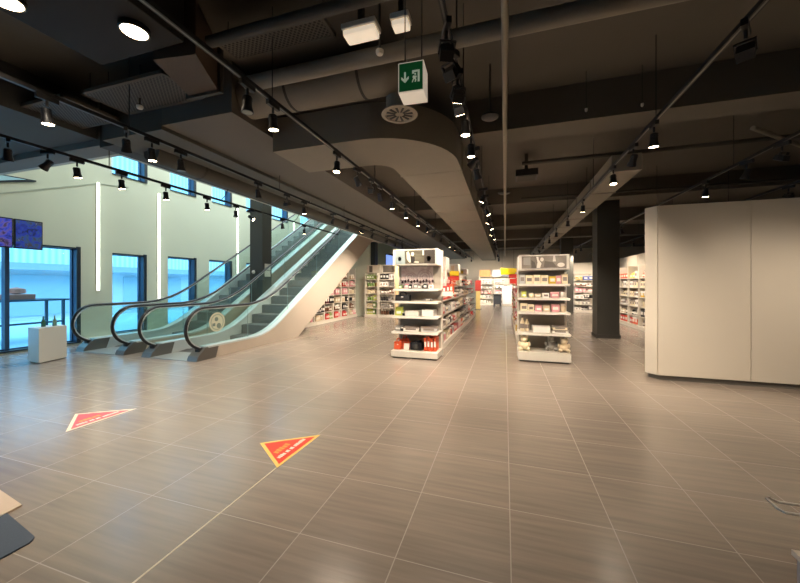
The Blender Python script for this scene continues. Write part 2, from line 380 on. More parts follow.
# ------------------------------------------------------------------ escalators
SL = math.tan(math.radians(31.4))
Y0, YI, YT = 5.0, 7.0, 14.8       # foot, start and end of the slope
def rise(y):
    if y < YI: return 0.0
    if y > YT: return (YT-YI)*SL
    t = (y-YI)*SL
    return t
def sm(y, d=.45):   # smoothed rise
    return sum(rise(y + d*(k-2)/2) for k in range(5))/5
YS = [4.95, 5.3, 5.7, 6.1, 6.4, 6.6, 6.8, 7.0, 7.2, 7.4, 7.6, 7.9, 8.3, 9.3, 10.5, 12, 13.5, 14.2, 14.5, 14.8, 15.1, 15.4, 16.5, 17.5]
def escalator(x0, x1, label, decal):
    r = thing('escalator', label, 'escalator', ((x0+x1)/2, Y0, 0), 'pair of parallel escalators')
    w = .2
    def under(y): return 0.0 if y < 8.25 else min((y-8.25)*SL, 3.75)
    ysT = [5.2] + [y for y in YS if y > 5.2 and y != 8.3] ; ysT = sorted(ysT + [8.25])
    lo = [(y, under(y)) for y in ysT]
    for xa, xb, n in ((x0, x0+w, 'side_cladding'), (x1-w, x1, 'side_cladding')):
        obj(n, MB().strip(lo, [(y, max(sm(y)+.22, under(y)+.05) if y > 5.25 else .2) for y in ysT], xa, xb), M_truss, r)
        obj('deck', MB().strip([(y, sm(y)+.221) for y in ysT], [(y, sm(y)+.255) for y in ysT], xa-.012, xb+.012), M_steel, r)
    obj('underside', MB().strip([(y, under(y)) for y in ysT], [(y, max(under(y)+.03, sm(y)-.45)) if y > 6.7 else (y, .004) for y in ysT], x0+w, x1-w), M_truss, r)
    # skirts beside the steps
    for xa in (x0+w, x1-w-.012):
        obj('skirt', MB().strip([(y, max(sm(y)-.08, .0)) for y in ysT], [(y, sm(y)+.225) for y in ysT], xa, xa+.012), M_steel, r)
    # landing plate and comb
    obj('landing_plate', MB().box(x0+w+.02, x1-w-.02, 4.92, 5.55, 0, .012), mat('landing_steel', '#8f9290', .45, .4), r)
    obj('comb_plate', MB().prism([(5.55, 0), (5.78, 0), (5.78, .035), (5.55, .012)], 'x', x0+w+.02, x1-w-.02), mat('comb_dark', '#2b2b2b', .4), r)
    # steps, each with its grooved tread and riser
    y = 5.8
    while y < 15.2:
        z = rise(y+.2) + .02
        s = MB().box(x0+w+.02, x1-w-.02, y, y+.39, z-.03, z)
        n = 14
        for k in range(n):
            xx = x0+w+.03 + (x1-x0-2*w-.06)*(k+.5)/n
            s.box(xx-.012, xx+.012, y+.01, y+.385, z, z+.012)
        s.box(x0+w+.02, x1-w-.02, y, y+.02, z-.235, z-.03)
        obj('step', s, M_step, r)
        y += .4
    # balustrades
    YF = 5.22
    for xg, side in ((x0+.11, 0), (x1-.11, 1)):
        top = lambda yy: sm(yy, .6) + 1.0
        arc = [(YF - .40*math.cos(a), .61 + .40*math.sin(a)) for a in [(-PI/2) + PI*k/12 for k in range(13)]]
        # glass: front half-round then strip
        ysG = [YF + d for d in (0, .3, .7, 1.0, 1.2, 1.4, 1.6, 1.8, 2.0, 2.2, 2.5, 3.2, 4.2, 5.5, 7, 8.5, 9.0, 9.3, 9.6, 9.9, 10.2, 11.3, 12.2)]
        loG = [(YF - .39*math.sin(a), .61 - .39*math.cos(a)) for a in (PI*.5, PI*.42, PI*.34, PI*.25, PI*.15, PI*.07)] + [(q, sm(q)+.22) for q in ysG]
        hiG = [(YF - .39*math.sin(a), .61 + .39*math.cos(a)) for a in (PI*.5, PI*.42, PI*.34, PI*.25, PI*.15, PI*.07)] + [(q, top(q)) for q in ysG]
        obj('glass_panel', MB().strip(loG, hiG, xg-.005, xg+.005), M_glass, r)
        path = [(xg, 5.36, .19), (xg, YF, .2)] + [(xg, YF - .42*math.sin(PI*k/14), .61 - .41*math.cos(PI*k/14)) for k in range(1, 14)] + [(xg, q, top(q)+.02) for q in ysG]
        obj('handrail', MB().tube(path, .034, 10, .026), M_rubber, r, smooth=True)
        obj('handrail_guide', MB().tube([(p[0], p[1]+(.03 if p[1] < YF-.1 else 0), p[2]-(.032 if p[2] > .6 else -.02)) for p in path[2:]], .014, 6), M_steel, r)
        # newel block at the foot
        nb = obj('newel_base', MB().prism([(4.93, 0), (5.38, 0), (5.46, .24), (5.14, .24), (4.97, .09)], 'x', xg-.13, xg+.12), mat('newel_dark', '#6d6a66', .35, .5), r)
        obj('handrail_inlet', MB().box(xg-.06, xg+.06, 5.05, 5.3, .14, .235, .012), mat('inlet_black', '#101113', .6), nb)
        # glass joints
        for q in (6.4, 7.9, 9.4, 10.9, 12.4):
            obj('glass_joint', MB().box(xg-.006, xg+.006, q-.003, q+.003, sm(q)+.26, top(q)-.02), mat('joint_pale', '#8fa8a4', .3), r)
    if decal:
        d = obj('safety_decal', MB().lathe([(.001, .0), (.20, .0), (.20, .003), (.001, .003)], 28, (x1-.103, 5.52, .70), 'x'), mat('decal_pale', '#d6dbc4', .5), r)
        obj('decal_ring', MB().lathe([(.165, .0035), (.165, .005), (.145, .005), (.145, .0035)], 28, (x1-.103, 5.52, .70), 'x', True), mat('decal_grey', '#a2b3a2', .5), d)
        obj('decal_symbol', MB().lathe([(.001, .0035), (.045, .0035), (.045, .006), (.001, .006)], 12, (x1-.103, 5.50, .76), 'x').lathe([(.001, .0035), (.055, .0035), (.055, .006), (.001, .006)], 12, (x1-.103, 5.56, .62), 'x').box(x1-.0995, x1-.097, 5.4, 5.47, .62, .68), mat('decal_dark', '#7d9288', .5), d)
    return r
escalator(-7.05, -5.62, 'nearer escalator with beige side cladding and round sticker on its glass', True)
escalator(-9.06, -7.60, 'farther escalator alongside the windowed wall, behind the dark column', False)
# upper floor the escalators reach
struct('floor_upper', MB().box(-10.1, -5.5, 15.9, 20.0, 4.55, 4.84), M_wall)

# ------------------------------------------------------------------ screens, counter
for k, (y0, y1) in enumerate([(3.82, 4.25), (4.27, 4.72)]):
    xs = -9.78
    r = thing('display_screen', ['wall screen with violet picture, partly outside the frame', 'wall screen with dark blue picture above the entrance window'][k], 'screen', (xs, (y0+y1)/2, 2.2), 'pair of screens above the window')
    hd = obj('bezel', MB().box(xs-.05, xs, y0, y1, 2.24, 2.86, .006), M_black, r)
    obj('picture', MB().box(xs, xs+.004, y0+.02, y1-.02, 2.265, 2.835), picture_material('screen_picture%d' % k, [(.3, '#10153c'), (.45, '#3848c8'), (.55, '#6a5aa8'), (.65, '#2a1c30'), (.8, '#c9b5d6')] if k == 0 else [(.3, '#0c1a3a'), (.45, '#2338a8'), (.55, '#34507c'), (.65, '#40343c'), (.8, '#7fa0d8')], 7, 3.1+k*5, emit=.3), hd)
    obj('wall_bracket', MB().box(-10.1, xs-.05, (y0+y1)/2-.06, (y0+y1)/2+.06, 2.45, 2.6), M_dark, r)

r = thing('counter', 'plain white block counter in front of the entrance window', 'counter', (-8.55, 4.2, 0))
cp = [(-8.28, 3.94), (-8.42, 4.43), (-8.83, 4.47), (-8.69, 3.98)]
obj('body', MB().prism(cp, 'z', .02, .66), M_white, r)
obj('plinth', MB().prism([(-8.30, 3.97), (-8.43, 4.41), (-8.81, 4.45), (-8.67, 4.0)], 'z', 0, .02), M_kick, r)
for k, (x, y) in enumerate([(-8.56, 4.14), (-8.54, 4.30)]):
    o = solo('bottle', MB().lathe([(.032, 0), (.034, .02), (.034, .1), (.014, .14), (.012, .19), (.014, .2)], 14, (x, y, .661)), mat('bottle_green%d' % k, ['#3d6a58', '#7fa596'][k], .25),
             ['dark green bottle standing on the left of the white counter top', 'pale green bottle standing right of the dark one on the white counter'][k], 'bottle', (x, y, .661), 'bottles on the white counter', True)

# ------------------------------------------------------------------ floor stickers and mat
M_red = mat('sticker_red', '#d8402c', .45); M_yel = mat('sticker_yellow', '#e6c268', .45); M_txt = mat('sticker_white', '#f3e4d6', .45); M_ora = mat('sticker_orange', '#e8a04a', .45)
M_red2 = mat('sticker_pinkish', '#c2515c', .45); M_bor2 = mat('sticker_border_pale', '#e9d8bf', .45)  # other sticker: pinker face and paler border
def sticker(tri, label, mr, mb_):
    A, B, C_ = [Vector((p[0], p[1])) for p in tri]      # A left corner, B far right corner, C near corner
    g = (A+B+C_)/3
    r = thing('floor_sticker', label, 'sticker', (g.x, g.y, 0), 'triangular floor stickers')
    obj('border', MB().prism([tuple(A), tuple(C_), tuple(B)], 'z', 0.0005, .002), mb_, r)
    inn = [tuple(g + (p-g)*.83) for p in (A, C_, B)]
    obj('face', MB().prism(inn, 'z', .002, .003), mr, r)
    # two lines of small printed words parallel to the C-B edge
    u = (B-C_).normalized(); n = (A-(C_+u*(A-C_).dot(u))).normalized(); L = (B-C_).length
    def word(mb, s0, s1, d, h, cnt):
        for k in range(cnt):
            a = s0 + (s1-s0)*k/cnt; b = a + (s1-s0)/cnt*.78
            q = lambda s, t: tuple(C_ + u*s*L + n*t)
            f = MB
            mb.prism([q(a, d), q(b, d), q(b, d+h*(1 if k % 3 else .85)), q(a, d+h*(1 if k % 3 else .85))], 'z', .003, .0036)
    t1 = MB(); 
    for s0, s1, c in ((.2, .35, 4), (.375, .44, 2), (.465, .53, 2), (.555, .80, 7)): word(t1, s0, s1, .075, .04, c)
    obj('lettering', t1, M_txt, r)
    t2 = MB(); word(t2, .30, .60, .15, .055, 5)
    obj('lettering', t2, M_ora, r)
sticker([(-2.19, 2.60), (-1.74, 2.92), (-1.76, 2.29)], 'red triangular floor sticker with yellow border, nearer and brighter of the two', M_red, M_yel)
sticker([(-4.70, 2.55), (-4.20, 2.88), (-4.22, 2.21)], 'pinkish triangular floor sticker with pale border, nearer the windows', M_red2, M_bor2)
mt = [(-2.66, 1.24)] + [(-2.66 + .06*math.sin(a), 1.18 + .06*math.cos(a)) for a in (0.4, .9, 1.3)] + [(-2.60, .2), (-5, .2), (-5, 1.45), (-3.2, 1.33)]
solo('floor_mat', MB().prism(mt, 'z', 0.0, .008), mat('mat_grey', '#4c5663', .95, noise=.2, scale=200), 'dark grey floor mat with rounded corner at the bottom left edge', 'mat', (-3.5, .8, 0))
bd = thing('floor_sign', 'small beige board lying on the floor beyond the grey mat', 'sign', (-3.4, 1.4, 0))
obj('board', MB().prism([(-3.09, 1.385), (-3.07, 1.27), (-3.9, 1.33), (-3.9, 1.50)], 'z', .0, .012), mat('board_beige', '#cdb69e', .5), bd)
obj('printed_mark', MB().box(-3.42, -3.30, 1.335, 1.35, .012, .014), M_black, bd)

# bottom right: wire basket stand and a pale pedestal
wb = thing('wire_rack', 'thin white wire rack at the right edge, near the camera', 'rack', (1.1, 1.25, 0))
obj('tray_frame', MB().tube([(1.7, 1.37, .8), (1.2, 1.37, .8), (.826, 1.37, .80), (.812, 1.384, .802), (.800, 1.375, .803), (.797, 1.325, .802), (.806, 1.312, .80), (1.2, 1.315, .8), (1.7, 1.32, .8)], .004, 8), M_white, wb)
for k in range(6): obj('cross_wire', MB().tube([(.95+k*.12, 1.37, .798), (.95+k*.12, 1.315, .798)], .0025, 5), M_white, wb)
obj('stand_leg', MB().tube([(1.5, 1.345, 0), (1.5, 1.345, .795)], .015, 8), M_white, wb)
obj('stand_foot', MB().lathe([(.18, 0), (.18, .015), (.03, .03)], 20, (1.5, 1.345, 0)), M_white, wb)
pd = thing('pedestal', 'pale mauve pedestal box at the bottom right corner', 'pedestal', (1.3, 1.75, 0))
obj('body', MB().box(1.03, 1.3, 1.3, 1.62, 0, .48), mat('pedestal_mauve', '#b3a4a8', .5), pd)
obj('top', MB().box(1.02, 1.31, 1.29, 1.63, .48, .50), mat('pedestal_top', '#dccdbf', .5), pd)

# ------------------------------------------------------------------ beige partition on the right
r = thing('partition', 'tall beige panelled partition standing on a dark plinth at the right', 'partition', (3.5, 6.3, 0))
obj('plinth', MB().prism([(2.29, 6.19), (2.2, 6.33), (3.1, 8.36), (6.2, 8.36), (6.2, 6.18)], 'z', 0, .08), M_kick, r)
H0, H1 = .08, 2.70
obj('side_panel', MB().prism([(2.25, 6.148), (2.14, 6.30), (2.16, 6.36), (2.28, 6.2)], 'z', H0, H1), M_part, r)
obj('return_panel', MB().prism([(2.15, 6.33), (3.05, 8.4), (3.12, 8.4), (2.25, 6.33)], 'z', H0, H1), M_part, r)
xx = 2.262
for k, xn in enumerate((3.40, 4.55, 5.7)):
    obj('front_panel', MB().box(xx, xn-.008, 6.14, 6.20, H0, H1, .003), M_part, r); xx = xn
obj('core', MB().prism([(2.32, 6.19), (6.0, 6.19), (6.0, 8.38), (3.15, 8.38)], 'z', H0, H1-.02), mat('core_dark', '#6b645a', .7), r)

# ------------------------------------------------------------------ products
PAL = {'white': '#efe9e0', 'cream': '#e8d9b8', 'beige': '#cdb99b', 'grey': '#8f8a84', 'black': '#1d1c1e', 'red': '#c4332b', 'orange': '#d8552e', 'pink': '#dc9aa0', 'yellow': '#dcb73a', 'green': '#7f9a56', 'teal': '#5f9aa2', 'blue': '#4c62b4', 'brown': '#6a4630', 'silver': '#b9b8b6', 'lime': '#b7bf55', 'maroon': '#5c2028'}
PMESH = {}
def product_mesh(kind, color, w, d, h):
    key = (kind, color, round(w, 2), round(d, 2), round(h, 2))
    if key in PMESH: return PMESH[key]
    m1 = mat('product_' + color, PAL[color], .45)
    lab = mat('product_label', '#e9e4da', .5) if color not in ('white', 'cream', 'silver') else mat('product_label_dark', '#8c7f76', .5)
    b = MB(); rr = min(w, d)/2
    if kind in ('carton', 'tin box', 'gift box'):
        b.box(-w/2, w/2, -d/2, d/2, 0, h, min(.006, h*.1))
        b.m(1).box(-w*.34, w*.34, -d/2-.002, -d/2, h*.3, h*.7)
        if kind == 'gift box': b.box(-w/2-.003, w/2+.003, -d/2-.003, d/2+.003, h*.74, h+.004)
    elif kind == 'bottle':
        b.lathe([(rr*.9, 0), (rr, h*.05), (rr, h*.6), (rr*.45, h*.76), (rr*.4, h*.88)], 10)
        b.m(1).lathe([(rr*.46, h*.88), (rr*.46, h), (rr*.3, h)], 10).lathe([(rr*1.02, h*.2), (rr*1.02, h*.5)], 10)
    elif kind == 'jar':
        b.lathe([(rr*.9, 0), (rr, h*.08), (rr, h*.72), (rr*.8, h*.8)], 10); b.m(1).lathe([(rr*.86, h*.8), (rr*.86, h), (rr*.8, h)], 10)
    elif kind == 'pouch':
        b.prism([(-d/2, 0), (d/2, 0), (d*.28, h*.75), (.008, h), (-.008, h), (-d*.28, h*.75)], 'x', -w/2, w/2); b.m(1).box(-w*.3, w*.3, -d*.48, -d*.40, h*.2, h*.5)
    elif kind == 'book': b.box(-w/2, w/2, -d/2, d/2, 0, h, .003); b.m(1).box(-w/2+.004, w/2-.004, -d/2+.01, d/2+.002, .004, h-.004)
    elif kind == 'pot': b.lathe([(rr*.7, 0), (rr, h*.9), (rr*1.05, h), (rr*.9, h), (rr*.85, h*.9)], 12)
    elif kind == 'bag':
        b.prism([(-d/2, 0), (d/2, 0), (d*.4, h*.68), (-d*.4, h*.68)], 'x', -w/2, w/2)
        b.m(0).tube([(-w*.22, 0, h*.66), (-w*.2, 0, h*.92), (0, 0, h), (w*.2, 0, h*.92), (w*.22, 0, h*.66)], .012, 6); b.m(1).box(-w*.08, w*.08, -d*.47, -d*.44, h*.4, h*.5)
    elif kind == 'basket':
        b.prism([(-w*.44, -d*.44), (w*.44, -d*.44), (w*.44, d*.44), (-w*.44, d*.44)], 'z', 0, h*.06)
        b.box(-w/2, w/2, -d/2, -d/2+.012, 0, h).box(-w/2, w/2, d/2-.012, d/2, 0, h).box(-w/2, -w/2+.012, -d/2, d/2, 0, h).box(w/2-.012, w/2, -d/2, d/2, 0, h)
        b.m(1).box(-w*.4, w*.4, -d*.35, d*.35, h*.3, h*.85)
    me = b.mesh(kind.replace(' ', '_'), [m1, lab], smooth=kind in ('bottle', 'jar', 'pot')); PMESH[key] = me
    return me
def product(kind, color, size, loc, rz, label, group):
    o = bpy.data.objects.new(kind.replace(' ', '_'), product_mesh(kind, color, *size)); COL.objects.link(o)
    o.location = (loc[0], loc[1], loc[2] + .003); o.rotation_euler = (0, 0, rz)
    return tag(o, label, kind.split()[-1] if kind != 'tin box' else 'tin', group)
def fill(p0, p1, z, rz, depth_dir, items, where, frm, group, hmax):
    """products side by side from p0 to p1 along a shelf at height z"""
    a, b = Vector(p0), Vector(p1); L = (b-a).length; u = (b-a)/L
    s = 0.02; n = 0
    while True:
        kind, color, w, d, h = items(n)
        if s + w > L - .01: break
        n += 1
        if n >= len(ORD): break
        q = a + u*(s + w/2)
        product(kind, color, (w, d, min(h, hmax)), (q.x, q.y, z), rz + random.uniform(-.008, .008), '%s %s, %s from %s on %s' % (color, kind, ORD[n], frm, where), group)
        s += w + random.uniform(.008, .026)
    return n
def mixer(kinds, colors, w=(.07, .16), h=(.10, .22), d=.14, run=2):
    st = {}
    def f(n):
        if n % run == 0 or not st:
            st['k'] = random.choice(kinds); st['c'] = random.choice(colors)
            st['w'] = round(random.uniform(*w), 2); st['h'] = round(random.uniform(*h), 2)
        return st['k'], st['c'], st['w'], min(d, st['w']*1.4 + .03), st['h']
    return f

# ------------------------------------------------------------------ end displays
M_post = picture_material('poster_rings', [(.3, '#d8c3bd'), (.5, '#e7d9d2'), (.62, '#cdb3b0'), (.75, '#efe5dc')], 5, 2.2)
M_hdrA = picture_material('header_photo_a', [(.3, '#3d342b'), (.5, '#57503f'), (.7, '#6d6653')], 3, 4.0)
M_hdrB = picture_material('header_photo_b', [(.3, '#665c52'), (.5, '#857a6e'), (.7, '#9c9287')], 3, 9.0)
OV = lambda cx, cy, rx, ry, n=14: [(cx + rx*math.cos(2*PI*k/n), cy + ry*math.sin(2*PI*k/n)) for k in range(n)]
PICS = {'a': [('pale_field', '8d9998', [(0, 0), (.26, 0), (.24, 1), (0, 1)]), ('dark_field', '3c332a', [(.74, 0), (1, 0), (1, 1), (.74, 1)]), ('bright_spot', 'd3dcd2', OV(.12, .38, .05, .16)), ('figure', 'cfc4ae', [(.3, .35), (.36, .1), (.40, .1), (.39, .6), (.34, .95), (.29, .85)]),
              ('round_head', 'e6dcc6', OV(.445, .72, .035, .15)), ('tall_mark', 'ddd4c2', [(.69, .62), (.73, .62), (.73, 1), (.69, 1)]), ('dark_mark', '241d17', [(.38, .55), (.5, .5), (.5, .1), (.42, .05)]), ('low_mark', 'cfc6b4', [(.48, .08), (.6, .05), (.6, .16), (.48, .2)]), ('round_emblem', 'c9bfae', OV(.85, .36, .055, .2)), ('emblem_core', '6a5f52', OV(.85, .36, .02, .12))],
        'b': [('grey_field', '99938b', [(.04, .3), (.2, .3), (.2, .92), (.04, .92)]), ('figure', 'e2dace', [(.34, .05), (.42, .05), (.45, .4), (.39, .7), (.38, .95), (.33, .95), (.36, .5)]), ('round_head', 'd8cec1', OV(.46, .72, .04, .16)), ('bright_bar', 'd9cfc4', [(.70, .55), (.77, .55), (.75, 1), (.71, 1)]), ('round_cup', 'e3d6cc', OV(.88, .28, .08, .17)), ('low_field', '5d544b', [(.22, .05), (.34, .05), (.3, .5), (.22, .7)]), ('right_field', '665c53', [(.5, .1), (.8, .1), (.7, .5), (.52, .6)])]}
def end_display(x0, x1, y, yb, shelves, hz0, hz1, base_h, label, hmat, hname):
    r = thing('end_display', label, 'display shelf', ((x0+x1)/2, y, 0))
    obj('base', MB().box(x0, x1, y, yb, .03, base_h, .008), M_offw, r)
    obj('kick_plate', MB().box(x0+.03, x1-.03, y+.03, yb, 0, .03), M_dark, r)
    obj('back_panel', MB().box(x0+.02, x1-.02, yb-.05, yb, base_h, hz1), M_grey, r)
    for xa in (x0, x1-.035): obj('upright', MB().box(xa, xa+.035, yb-.07, yb+.02, 0, hz1), M_offw, r)
    for z, dep in shelves:
        sh = obj('shelf', MB().box(x0+.0, x1-.0, yb-.05-dep, yb-.05, z-.03, z, .004), M_offw, r)
        obj('price_rail', MB().prism([(yb-.05-dep-.006, z-.04), (yb-.05-dep, z-.04), (yb-.05-dep, z+.004), (yb-.05-dep-.003, z+.004)], 'x', x0+.01, x1-.01), M_white, sh)
    hd = obj('header_sign', MB().box(x0+.02, x1-.02, yb-.5, yb-.05, hz0, hz1, .006), M_white, r)
    pic = obj('printed_picture', MB().box(x0+.07, x1-.07, yb-.506, yb-.5, hz0+.025, hz1-.025), hmat, hd)
    W, Hh = x1-x0-.14, hz1-hz0-.05
    for nm, c_, pts in PICS[hname]:
        obj(nm, MB().prism([(x0+.07+W*a, hz0+.025+Hh*b) for a, b in pts], 'y', yb-.509, yb-.506), mat('print_' + c_, '#' + c_, .45), pic)
    return r
LX0, LX1, LY, LYB = -2.20, -1.24, 6.40, 6.98
LSH = [(.53, .50), (.84, .48), (1.14, .44), (1.39, .40)]
L = end_display(LX0, LX1, LY, LYB, LSH, 1.87, 2.19, .15, 'left end display with dark photo header, red boxes and black bag on shelves', M_hdrA, 'a')
obj('poster', MB().box(LX0+.06, LX1-.2, LYB-.06, LYB-.05, 1.41, 1.86), M_post, L)
rg = MB()
for cx, rr_ in ((-1.62, .1), (-1.62, .16), (-1.62, .05), (-1.95, .09), (-1.95, .045)): rg.lathe([(rr_, 0), (rr_+.008, 0), (rr_+.008, -.002), (rr_, -.002)], 28, (cx, LYB-.06, 1.63), 'y', True)
obj('poster_rings', rg, mat('poster_line', '#b59a9b', .5), L)
gL = 'goods on the left end display'
def P(kind, color, size, x, y, z, label, g=gL, rz=0): return product(kind, color, size, (x, y, z), rz, label, g)
wl_ = 'left end display'
# top shelf: garland and small goods
for k, (x, c) in enumerate([(-2.08, 'grey'), (-1.98, 'maroon'), (-1.90, 'black'), (-1.80, 'black'), (-1.72, 'maroon'), (-1.64, 'black'), (-1.55, 'black'), (-1.47, 'silver')]):
    P('jar' if k % 2 else 'pot', c, (.075, .075, .09), x, LYB-.18, 1.39, '%s %s on the top shelf of the %s, %s from the left' % (c, 'jar' if k % 2 else 'pot', wl_, ORD[k+1]))
for k, (x, c) in enumerate([(-2.07, 'green'), (-1.93, 'pink'), (-1.86, 'black'), (-1.74, 'grey'), (-1.66, 'grey'), (-1.54, 'black'), (-1.42, 'white')]):
    P('tin box', c, (.08, .06, .10 if k % 2 else .075), x, LYB-.34, 1.39, '%s tin, %s from left at the front of the top shelf, %s' % (c, ORD[k+1], wl_))
gar = thing('garland', 'dark string garland hanging across the poster of the left end display', 'garland', (-1.75, LYB-.1, 1.55))
obj('cord', MB().tube([(-2.14, LYB-.09, 1.57), (-1.95, LYB-.1, 1.55), (-1.75, LYB-.1, 1.53), (-1.55, LYB-.1, 1.55), (-1.40, LYB-.09, 1.53)], .006, 6), M_black, gar)
for k in range(11):
    x = -2.1 + k*.066; obj('leaf', MB().lathe([(.004, 0), (.022, .02), (.02, .05), (.004, .07)], 7, (x, LYB-.1, 1.50+.015*(k % 3))), mat('garland_dark', '#3a1f22', .6), gar)
# shelf 1.14
P('bag', 'black', (.30, .16, .18), -2.03, LY+.30, 1.14, 'black handbag on the left of the fourth shelf of the left end display')
P('carton', 'grey', (.14, .1, .05), -1.50, LY+.34, 1.14, 'flat grey carton alone on the fourth shelf of the left end display')
# shelf .84
P('basket', 'white', (.30, .26, .10), -1.80, LY+.27, .84, 'white basket in the middle of the third shelf, left end display')
P('basket', 'white', (.26, .26, .13), -1.47, LY+.27, .84, 'taller white basket right on the third shelf, left end display')
P('pouch', 'lime', (.16, .12, .17), -2.10, LY+.27, .84, 'lime pouch at the left of the third shelf, left end display')
P('jar', 'black', (.07, .07, .06), -1.985, LY+.20, .84, 'small black jar beside the lime pouch, left end display')
# shelf .53
P('carton', 'grey', (.14, .3, .09), -2.10, LY+.30, .53, 'grey carton at the left of the second shelf, left end display')
P('gift box', 'white', (.32, .28, .085), -1.82, LY+.27, .53, 'wide white box in the middle of the second shelf, left end display')
P('gift box', 'silver', (.32, .28, .10), -1.45, LY+.27, .53, 'silver-grey box at the right of the second shelf, left end display')
P('jar', 'black', (.07, .07, .07), -2.005, LY+.14, .53, 'small black jar at the front of the second shelf, left end display')
# base
for k, (x, y, h) in enumerate([(-2.10, LY+.2, .22), (-1.94, LY+.26, .22), (-2.03, LY+.42, .25)]):
    P('bag', 'orange', (.15, .14, h), x, y, .15, ['orange bag at the left front of the bottom tray, left end display', 'orange bag next to the corner one on the bottom tray, left display', 'taller orange bag behind two others on the bottom tray, left display'][k])
cam = thing('toy_camera', 'black box-shaped appliance with round front on the bottom tray, left end display', 'appliance', (-1.72, LY+.24, .154), gL)
obj('body', MB().box(-1.84, -1.60, LY+.16, LY+.38, .154, .30, .02), M_black, cam)
obj('hump', MB().box(-1.78, -1.66, LY+.2, LY+.36, .30, .335, .01), M_black, cam)
obj('front_ring', MB().lathe([(.055, 0), (.055, -.03), (.04, -.035)], 16, (-1.72, LY+.16, .225), 'y'), M_dark, cam, smooth=True)
solo('price_card', MB().prism([(LY+.1, .153), (LY+.11, .153), (LY+.16, .28), (LY+.15, .28)], 'x', -1.96, -1.85), M_white, 'white price card left of the black appliance, left end display', 'card', (-1.9, LY+.1, .15))
for k, x in enumerate((-1.52, -1.455, -1.39, -1.325)):
    P('carton', 'orange', (.055, .26, .26 + .02*(k % 2)), x, LY+.27, .15, 'tall orange carton at the right of the bottom tray, left display, %s from the left' % ORD[k+1])

RX0, RX1, RY, RYB = .24, 1.17, 6.85, 7.42
RSH = [(.55, .5), (.95, .46), (1.22, .42), (1.49, .42)]
end_display(RX0, RX1, RY, RYB, RSH, 1.76, 2.05, .19, 'right end display with grey photo header and cream boxes on shelves', M_hdrB, 'b')
gR = 'goods on the right end display'
for k, (x, c, w, h) in enumerate([(.33, 'silver', .10, .19), (.46, 'cream', .13, .17), (.60, 'cream', .13, .18), (.74, 'cream', .13, .17), (.88, 'yellow', .12, .15), (.99, 'pink', .09, .16), (1.10, 'cream', .10, .19)]):
    P('carton', c, (w, .14, h), x, RYB-.26, 1.49, '%s carton on the top shelf of the right end display, %s from the left' % (c, ORD[k+1]), gR)
for k, (x, c, w, h, kd) in enumerate([(.36, 'lime', .09, .13, 'pouch'), (.50, 'cream', .10, .10, 'jar'), (.62, 'beige', .10, .07, 'tin box'), (.76, 'white', .11, .09, 'tin box'), (.92, 'pink', .15, .11, 'carton'), (1.07, 'white', .09, .14, 'jar')]):
    P(kd, c, (w, .13, h), x, RYB-.30, 1.22, '%s %s on the fourth shelf of the right end display, %s from the left' % (c, kd, ORD[k+1]), gR)
for k, (x, c, w, h, kd) in enumerate([(.36, 'cream', .13, .15, 'carton'), (.49, 'cream', .10, .13, 'carton'), (.63, 'pink', .12, .13, 'pouch'), (.77, 'beige', .12, .13, 'pouch'), (.93, 'pink', .14, .14, 'carton'), (1.07, 'beige', .10, .15, 'jar')]):
    P(kd, c, (w, .15, h), x, RYB-.30, .95, '%s %s on the third shelf of the right end display, %s from the left' % (c, kd, ORD[k+1]), gR)
P('bottle', 'cream', (.08, .08, .30), .33, RY+.25, .55, 'tall cream bottle at the left end of the second shelf, right display', gR)
P('bottle', 'cream', (.08, .08, .27), .42, RY+.30, .55, 'shorter cream bottle beside the tall one on the second shelf, right display', gR)
P('basket', 'white', (.32, .22, .12), .67, RY+.22, .55, 'white tray basket in the middle of the second shelf, right display', gR)
P('gift box', 'white', (.28, .24, .06), 1.0, RY+.24, .55, 'lower white flat box of the stack on the second shelf, right display', gR)
P('gift box', 'cream', (.25, .22, .06), 1.0, RY+.24, .614, 'upper cream flat box of the stack on the second shelf, right display', gR)
def plush(x, y, z, s, color, label):
    z += .006
    r = thing('plush_toy', label, 'soft toy', (x, y, z), gR)
    m_ = mat('plush_' + color, PAL[color], .95, noise=.15, scale=120)
    ball = lambda c, a, b_: MB().lathe([(a*math.sin(PI*k/8)+.001, c[2] - b_*math.cos(PI*k/8)) for k in range(9)], 14, (c[0], c[1], 0))
    obj('body', ball((x, y, z+.09*s), .085*s, .09*s), m_, r, smooth=True)
    obj('head', ball((x, y-.03*s, z+.215*s), .065*s, .06*s), m_, r, smooth=True)
    for sx in (-1, 1):
        obj('ear', ball((x+sx*.05*s, y-.02*s, z+.27*s), .024*s, .024*s), m_, r, smooth=True)
        obj('leg', ball((x+sx*.07*s, y-.07*s, z+.035*s), .038*s, .035*s), m_, r, smooth=True)
        obj('arm', ball((x+sx*.085*s, y-.02*s, z+.12*s), .03*s, .05*s), m_, r, smooth=True)
plush(.36, RY+.16, .19, 1.0, 'cream', 'cream plush toy sitting at the left of the bottom tray, right display')
plush(.86, RY+.28, .19, 1.05, 'grey', 'grey plush toy sitting at the right of the bottom tray, right display')
plush(1.07, RY+.18, .19, .95, 'beige', 'beige plush toy beside the grey one on the bottom tray, right display')
P('pouch', 'green', (.10, .1, .2), .42, RY+.36, .19, 'green pouch behind the cream plush toy, right display', gR)

